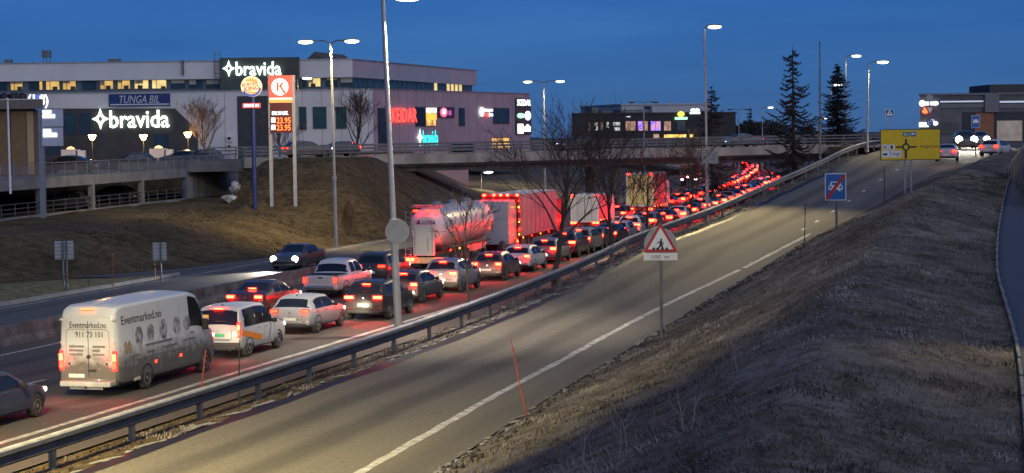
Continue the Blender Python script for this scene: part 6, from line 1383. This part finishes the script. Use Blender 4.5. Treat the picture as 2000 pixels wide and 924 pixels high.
# ------------------------------------------------------------------ bare trees
def branch(mt, mb, p, d, length, r, depth, rd, spread, up, taper=.68, kids=(2, 3), segs=3, lim=.012):
    pts = [p.copy()]; rad = [r]; q = p.copy(); dd = d.copy()
    for i in range(segs):
        dd = (dd + Vector((rd.gauss(0, .10), rd.gauss(0, .10), rd.gauss(0, .06) + up))).normalized(); q = q + dd * (length / segs); pts.append(q.copy()); rad.append(max(lim * .6, r * (1 - .5 * (i + 1) / segs)))
    n = 8 if r > .06 else (5 if r > .025 else 3)
    (mt if depth >= 90 else mb).path(pts, rad, n)
    if depth % 90 <= 0: return
    dep = depth % 90
    for k in range(rd.randint(*kids) + (1 if dep > 2 else 0)):
        f = rd.uniform(.30, 1.0) if k else 1.0; i = min(segs - 1, int(f * segs)); b0 = pts[i].lerp(pts[i + 1], f * segs - i)
        a = rd.uniform(0, 2 * math.pi); o = dd.orthogonal().normalized(); o = Matrix.Rotation(a, 3, dd) @ o
        nd = (dd * math.cos(spread) + o * math.sin(spread)).normalized()
        branch(mt, mb, b0, nd, length * rd.uniform(.55, .82), max(lim, rad[min(i + 1, segs)] * taper), dep - 1, rd, spread * rd.uniform(.85, 1.15), up, taper, kids, 3, lim)
def bare_tree(x, y, h, label, seed, spread=.62, trunk=.32, r=.13, depth=6, z=None, up=.07, group=None, bark=BARK, width=1.0, nb=9, lim=.011):
    rd = random.Random(seed); z0 = ground(x, y) - .1 if z is None else z; S = thing('bare_tree', label, 'tree', (x, y, z0), group=group); mt, mb = MB(), MB()
    H = h; p = Vector((0, 0, 0)); pts = [p.copy()]; rad = [r * 1.15]; d = Vector((0, 0, 1))
    k = 9
    for i in range(k):
        d = (d + Vector((rd.gauss(0, .05), rd.gauss(0, .05), .12))).normalized(); p = p + d * (H * .9 / k); pts.append(p.copy()); rad.append(r * (1 - .90 * (i + 1) / k) + .012)
    mt.path(pts, rad, 9)
    for j in range(nb):
        f = trunk + (1 - trunk) * (j + .2) / nb * .92; i = min(k - 1, int(f * k)); b0 = pts[i].lerp(pts[i+1], f * k - i)
        a = j * 2.4 + rd.uniform(-.4, .4); tilt = spread * (1.15 - .55 * f); nd = Vector((math.cos(a) * math.sin(tilt), math.sin(a) * math.sin(tilt), math.cos(tilt)))
        ln = H * .30 * (1.18 - .75 * f) * width
        branch(mb, mb, b0, nd, ln, max(lim * 1.5, rad[i] * .55), depth - 3 if f > .75 else depth - 2, rd, .50, up, lim=lim)
    mt.build('trunk', bark, S, sm=50); mb.build('crown', bark, S); return S
strip_trees = [(917, 6.3, 'slim bare tree in the strip beside the silver sport utility car', .07, 5, .40, 11), (1082, 9.3, 'big spreading bare tree in the strip before the red-lit lorry', .15, 6, .30, 22), (1197, 10.2, 'tall narrow bare tree in the strip before the small white box truck', .12, 6, .28, 33), (1266, 7.2, 'bare tree in the strip in front of the yellow-lit box truck', .10, 6, .30, 44), (1342, 8.6, 'thin bare tree in the strip behind the ramp guard rail', .11, 6, .28, 55)]
for px_, h_, lb, r_, dp, tk, sd in strip_trees:
    Y = lane_Y(px_, -2.45); bare_tree(edge(Y) + 2.45, Y, h_ * (.92 if sd == 22 else .84), lb, sd, .80 if sd == 22 else .66, tk, r_, dp, group='bare trees in the strip', width=1.0, nb=13 if r_ > .1 else 10, lim=.013)
BARK2 = mat('light_bark', (.12, .095, .085), .95, var=.3, scale=4)
for px_, Y, pt, lb, sd in ((400, 212, 188, 'bare brownish tree at the white wall beside the lantern', 61), (546, 205, 205, 'bare tree behind the fuel price pylon', 62), (697, 196, 168, 'broad bare tree before the white wall at the building corner', 63)):
    top = at(px_, pt, Y).z; x = at(px_, 300, Y).x; bare_tree(x, Y, (top - 4.9) * .84, lb, sd, .62, .18, .16, 6, z=4.9, up=.12, group='bare trees before the office building', bark=BARK2 if sd != 63 else BARK, width=1.15, nb=14, lim=.016)
# ------------------------------------------------------------------ larches and spruce
NEED = mat('larch_twigs', (.040, .036, .034), .95, var=.3, scale=3)
NEED2 = mat('spruce_needles', (.022, .026, .026), .95, var=.35, scale=3)
def conifer(x, y, z0, h, rb, label, seed, mm, droop=.25, dens=1.0, twig=.5, gap=.0, group=None, n_wh=26):
    rd = random.Random(seed); S = thing('conifer_tree', label, 'tree', (x, y, z0), group=group); mt, mb = MB(), MB()
    mt.path([Vector((0, 0, 0)), Vector((.05, 0, h * .5)), Vector((0, .05, h))], [h * .016, h * .010, .015], 8)
    for w2 in range(n_wh):
        f = .10 + .89 * w2 / n_wh; z = h * f; R_ = rb * (1 - f) ** .80 * rd.uniform(.62, 1.15) + .12
        for k in range(int((6 + 4 * (1 - f)) * dens)):
            a = rd.uniform(0, 2 * math.pi); L_ = R_ * rd.choice((rd.uniform(.35, .7), rd.uniform(.75, 1.12))); z = h * f + rd.gauss(0, h * .014)
            if rd.random() < gap: continue
            u = Vector((math.cos(a), math.sin(a), 0)); s = Vector((-math.sin(a), math.cos(a), 0)); pts = []; n = 5
            for i in range(n + 1):
                t = i / n; pts.append(Vector((0, 0, z)) + u * L_ * t + Vector((0, 0, -droop * L_ * math.sin(t * 2.2) * .9 + .30 * droop * L_ * t * t * 2)))
            mb.path(pts, [.05 * (1 - .8 * i / n) * (h / 14) + .012 for i in range(n + 1)], 4)
            for i in range(int(L_ * 15) + 4):
                t = rd.uniform(.15, 1.0); j = min(n - 1, int(t * n)); p = pts[j].lerp(pts[j + 1], t * n - j); tl = twig * rd.uniform(.4, 1.0) * (.5 + .5 * (1 - t))
                d = (s * rd.choice((-1, 1)) * rd.uniform(.3, 1) + u * rd.uniform(.1, .9) + Vector((0, 0, rd.uniform(-.9, .15)))).normalized(); e = p + d * tl; o = d.orthogonal().normalized() * .055
                mb.add([p - o, p + o, e], [(0, 1, 2)]); o2 = d.cross(o).normalized() * .055; mb.add([p - o2, p + o2, e], [(0, 1, 2)])
    mt.build('trunk', BARK, S, sm=50); mb.build('crown', mm, S); return S
P_ = at(1548, 88, 172); conifer(P_.x, 172, 1.2, P_.z - 1.2, 4.8, 'tall sparse larch with drooping boughs in front of the bridge', 5, NEED, .34, .95, .55, .12, n_wh=30)
P_ = at(1635, 124, 212); conifer(P_.x, 212, 5.8, P_.z - 5.8, 3.8, 'dense dark spruce beside the tall bare pole', 6, NEED2, .22, 1.3, .55, 0, n_wh=30)
P_ = at(1393, 168, 226); conifer(P_.x - .2, 226, 0.0, P_.z, 5.4, 'thin larch beside the tall single lamp post beyond the bridge', 8, NEED, .30, 1.0, .6, .1, n_wh=26)
P_ = at(1632, 290, 206)
# dark wood on the skyline
def wood_tree(px_, Y, py_, rw, sd, label):
    rd = random.Random(sd); p = at(px_, py_, Y); h_ = p.z - 3; S = thing('wood_tree', label, 'tree', (p.x, Y, 3), group='trees of the skyline wood'); m = MB(); m.tube((0, 0, -3), (0, 0, h_ * .8), .2, .06, n=6); m.build('trunk', BARK, S); m = MB()
    for i in range(620):
        t = rd.random() ** .8; a = rd.uniform(0, 6.283); rr = rw * math.sqrt(rd.random()) * (.35 + .65 * math.sin(math.pi * min(1, .12 + .86 * t))) ; c = Vector((math.cos(a) * rr, math.sin(a) * rr, h_ * (.12 + .9 * t) * (1 - .10 * (rr / rw) ** 2))); s = rd.uniform(.25, .6)
        d = Vector((rd.gauss(0, 1), rd.gauss(0, 1), rd.gauss(0, 1))).normalized(); o = d.orthogonal().normalized(); m.add([c + d * s, c + o * s * .6, c - o * s * .6], [(0, 1, 2)])
    m.build('crown', NEED2, S)
for i, (px_, py_) in enumerate(((1452, 244), (1461, 238), (1471, 243), (1482, 240), (1494, 243), (1505, 236), (1516, 240), (1527, 247), (1568, 252), (1580, 247), (1444, 250), (1432, 246))): wood_tree(px_, 400 + (i % 3) * 12, py_, 2.4 + (i % 3) * .5, 100 + i, 'dark round-crowned tree in the skyline wood past the bridge')
conifer(at(1464, 205, 395).x, 395, 0, at(1464, 207, 395).z, 3.4, 'far pointed fir rising above the skyline wood', 12, NEED2, .2, 1.2, .7, 0, n_wh=18)
conifer(at(1708, 268, 300).x, 300, 5.5, at(1708, 268, 300).z - 5.5, 1.6, 'low far shrubby fir behind the end lamp post', 14, NEED2, .2, 1.2, .4, 0, n_wh=12)
# shrubs at the bridge end
def shrub(x, y, z, r_, h_, label, sd, n=1400):
    rd = random.Random(sd); m = MB(); S = thing('shrub', label, 'shrub', (x, y, z))
    for i in range(60):
        a = rd.uniform(0, 6.283); t = rd.uniform(.1, .9); d = Vector((math.cos(a) * t, math.sin(a) * t, 1)).normalized(); p = Vector((rd.gauss(0, r_ * .2), rd.gauss(0, r_ * .2), -.2)); L_ = h_ * rd.uniform(.6, 1.05); pts = [p]
        for k in range(4): d = (d + Vector((rd.gauss(0, .15), rd.gauss(0, .15), .03))).normalized(); p = p + d * L_ / 4; pts.append(p)
        m.path(pts, [.02, .016, .012, .008, .005], 4)
        for k in range(14):
            j = rd.randint(1, 3); q = pts[j].lerp(pts[j+1], rd.random()); d2 = (d + Vector((rd.gauss(0, .6), rd.gauss(0, .6), rd.gauss(0, .4)))).normalized(); o = d2.orthogonal().normalized() * .012; e = q + d2 * rd.uniform(.2, .5); m.add([q - o, q + o, e], [(0, 1, 2)])
    m.build('twigs', BARK, S)
P_ = at(1655, 300, 182); shrub(P_.x, 182, 5.2, 1.6, 2.0, 'twiggy shrub at the foot of the spruce by the bridge end', 3)
shrub(at(1625, 300, 188).x, 188, 4.6, 1.6, 2.2, 'low twiggy shrub behind the ramp rail by the bare pole', 4)

# ------------------------------------------------------------------ grass on the near mound
DRY = mat('dry_grass_blades', (.215, .195, .185), 1.0, var=.3, scale=.9, col2=(.095, .088, .086), spec=.05)
def grass(name, label, n, pick, lo_, hi_, mm, wd=.010, lay=.9):
    rd = random.Random(17); m = MB(); V, F = m.v, m.f; k = 0; tries = 0
    while k < n and tries < n * 6:
        tries += 1; q = pick(rd)
        if q is None: continue
        x, y = q; z = ground(x, y); cl = vnoise(x * .9 + 3, y * .9); cl2 = vnoise(x * 3.1, y * 3.1 + 7)
        if rd.random() > .25 + 1.1 * cl * cl2 * 1.6: continue
        L_ = rd.uniform(lo_, hi_) * (.5 + cl); a = vnoise(x * .35, y * .35) * 9 + rd.gauss(0, .7); t = rd.uniform(.2, lay); d = Vector((math.cos(a) * t, math.sin(a) * t, math.sqrt(max(.02, 1 - t * t)))); o = Vector((-math.sin(a), math.cos(a), 0)) * wd * (1 + y / 90)
        p = Vector((x, y, z - .02)); mid_ = p + d * L_ * .55; e = mid_ + Vector((d.x, d.y, d.z * .2)) * L_ * .5; b = len(V)
        V.extend([tuple(p - o), tuple(p + o), tuple(mid_ + o * .7), tuple(mid_ - o * .7), tuple(e)]); F.append((b, b + 1, b + 2, b + 3)); F.append((b + 3, b + 2, b + 4)); k += 1
    m.m = [0] * len(F); o = m.build(name, mm); return tag(o, label, 'grass', kind='stuff')
def pick_mound(rd):
    y = 22 + 105 * rd.random() ** 1.8; a, b = rright(y) + .25, pathx(y) - .1; x = rd.uniform(a, min(b, y * .30 + 1)); return (x, y) if x < b else None
grass('mound_grass', 'matted grey-brown winter grass covering the mound beside the ramp', 100000, pick_mound, .06, .20, DRY, .007, .992)
def pick_bank(rd):
    y = rd.uniform(96, 178); u = rd.random() ** 1.2 * 22; x = toe(y) - u; return (x, y) if not (x < -26 and y > 126) else None
grass('bank_grass', 'short dark winter grass on the far bank', 16000, pick_bank, .06, .14, mat('dark_grass_blades', (.125, .102, .064), 1.0, var=.3, scale=1.2, col2=(.07, .058, .038), spec=.05), .02)
def pick_strip(rd):
    y = 40 + 120 * rd.random() ** 1.4; return (rd.uniform(rail(y) - .5, rleft(y) - .35), y)
grass('strip_grass', 'tufts of dry grass under the guard rail', 7000, pick_strip, .06, .18, DRY)
# tall dead weed stalks at the bottom of the picture
rd = random.Random(5); STK = mat('weed_stalk', (.30, .26, .22), .9, var=.2)
for px_, py_, Y in ((1135, 905, 33), (1210, 915, 32), (1225, 910, 32.6), (1335, 918, 31), (1440, 790, 38), (1350, 915, 30.6)):
    d = ray(px_, py_); 
    yy = Y
    p = at(px_, py_, yy); x = p.x; z = ground(x, yy); S = thing('weed_stalk', 'pale forked dead weed stalk standing in the mound grass', 'weed', (x, yy, z), group='dead weed stalks'); m = MB(); h_ = rd.uniform(.5, .8); top = Vector((rd.uniform(-.15, .15), 0, h_)); m.path([Vector((0, 0, -.05)), top * .5 + Vector((.02, 0, 0)), top], [.010, .008, .005], 5); m.build('stem', STK, S)
    for k in range(3):
        b = top * rd.uniform(.35, .8); e = b + Vector((rd.uniform(-.22, .22), rd.uniform(-.1, .1), rd.uniform(.15, .35))); m = MB(); m.path([b, (b + e) / 2 + Vector((0, 0, -.02)), e], [.006, .005, .003], 4); m.build('twig', STK, S)
# dirty snow remains
SNOW = mat('dirty_snow', (.50, .50, .51), .8, var=.25, scale=3, bump=.6, bscale=9, col2=(.14, .13, .12))
def lump(name, c, d, label, sd, cat='snow', group=None, mm=SNOW):
    rd = random.Random(sd); bm = bmesh.new(); bmesh.ops.create_icosphere(bm, subdivisions=3, radius=1)
    for v in bm.verts:
        k = 1 + .8 * (vnoise(v.co.x * 2.3 + sd, v.co.y * 2.3 + v.co.z * 1.7) - .5) + .5 * (vnoise(v.co.x * 6 + sd, v.co.y * 6 - v.co.z * 5) - .5); v.co = Vector((v.co.x * d[0] * k, v.co.y * d[1] * k, v.co.z * d[2] * k))
    me = bpy.data.meshes.new(name); bm.to_mesh(me); bm.free(); me.materials.append(mm); me.polygons.foreach_set('use_smooth', [True] * len(me.polygons)); o = link(name, me, None, c); return tag(o, label, cat, group)
P_ = at(460, 364, 160); x = P_.x; S = lump('snow_heap', (x, 160, ground(x, 160) + .05), (.45, 1.0, .6), 'dirty white snow heap on the mound by the end wall of the parking deck', 3)
P_ = at(448, 380, 158.5); lump('snow_heap', (P_.x, 158.5, ground(P_.x, 158.5) - .02), (.6, .8, .36), 'smaller grey snow heap below the large snow heap on the mound', 4)
rd = random.Random(9); m = MB()
for i in range(150):
    y = rd.uniform(38, 112); x = rright(y) + rd.uniform(-.10, .32); L_ = rd.uniform(.1, .6); w2 = rd.uniform(.03, .10); a = ehead(y) + rd.gauss(0, .25); n = 7; c = Vector((x, y, ground(x, y) + .035)); r_ = Matrix.Rotation(a, 3, 'Z'); pts = []
    for k in range(n): t = 2 * math.pi * k / n; q = rd.uniform(.6, 1.2); pts.append(c + r_ @ Vector((math.cos(t) * w2 * q, math.sin(t) * L_ * q, 0)))
    m.add(pts + [c + Vector((0, 0, .04))], [(k, (k + 1) % n, n) for k in range(n)])
for i in range(110):
    y = rd.uniform(42, 120); x = rleft(y) - rd.uniform(.28, .55); L_ = rd.uniform(.2, .9); w2 = rd.uniform(.03, .10); a = ehead(y) + rd.gauss(0, .15); n = 7; c = Vector((x, y, ground(x, y) + .045)); r_ = Matrix.Rotation(a, 3, 'Z'); pts = []
    for k in range(n): t = 2 * math.pi * k / n; q = rd.uniform(.6, 1.2); pts.append(c + r_ @ Vector((math.cos(t) * w2 * q, math.sin(t) * L_ * q, 0)))
    m.add(pts + [c + Vector((0, 0, .04))], [(k, (k + 1) % n, n) for k in range(n)])
tag(m.build('grit_and_snow', mat('gritty_snow', (.21, .205, .19), .9, var=.3, scale=4)), 'thin broken line of gritty old snow along both edges of the ramp', 'snow', kind='stuff')
# stones and clods along the ramp's right edge
m = MB()
for i in range(420):
    y = rd.uniform(36, 120); x = rright(y) + rd.uniform(.05, .9); s = rd.uniform(.03, .10); c = Vector((x, y, ground(x, y) + s * .3)); vs = [c + Vector((rd.uniform(.6, 1.2) * s * a, rd.uniform(.6, 1.2) * s * b, rd.uniform(.6, 1.1) * s * e)) for a, b, e in ((1, 0, 0), (-1, 0, 0), (0, 1, 0), (0, -1, 0), (0, 0, 1), (0, 0, -1))]
    m.add(vs, [(0, 2, 4), (2, 1, 4), (1, 3, 4), (3, 0, 4), (2, 0, 5), (1, 2, 5), (3, 1, 5), (0, 3, 5)])
tag(m.build('verge_clods', mat('dark_clods', (.035, .03, .024), 1.0, var=.3, scale=5)), 'dark clods and stones along the grassy edge of the ramp', 'stones', kind='stuff')
# curved glass noise screen beside the footpath
NS = thing('noise_screen', 'curved dark blue glass screen beside the footpath', 'screen'); SG = mat('screen_glass', (.05, .075, .11), .22, var=.25, scale=.8)
pts = []
for i in range(9):
    f = i / 8; Y = 122 - 34 * f; pts.append(((.2515 + .0105 * f) * Y, Y, pathz(Y), 5.7 + 2.4 * f ** .75))
for i in range(8):
    (xa, ya, za, ta), (xb, yb, zb_, tb_) = pts[i], pts[i + 1]; m = MB(); prof = [(0, 0), (.02, .2), (.06, .4), (.14, .6), (.28, .78), (.5, .92), (.8, 1.0)]
    for (x, y, z, t) in ((xa, ya - .04, za, ta), (xb, yb + .04, zb_, tb_)):
        for dx, dz in prof: m.v.append((x + dx, y, z + dz * (t - z)))
    for k in range(6): m.f.append((k, 7 + k, 8 + k, k + 1)); m.m.append(0)
    m.build('glass_panel', SG, NS, sm=60)
    m = MB(); m.path([Vector((xa + dx - .04, ya, za + dz * (ta - za))) for dx, dz in prof], .05, 6); m.build('rib', STEEL_D, NS)
# path edge stones
kb = thing('path_kerb', 'pale low stone edging along the footpath', 'kerb')
for i in range(48):
    Y = 24 + i * 2.5; q = MB(); q.rbox((pathx(Y + 1.25) - .06, Y + 1.25, (pathz(Y) + pathz(Y + 2.5)) / 2 + .02), (.08, 2.46 * 1.032, .10), .02, rot=-math.atan(pathx(Y + 1.75) - pathx(Y + .75))); q.build('edge_stone', mat('edge_stone', (.15, .148, .14), .9, var=.3), kb)
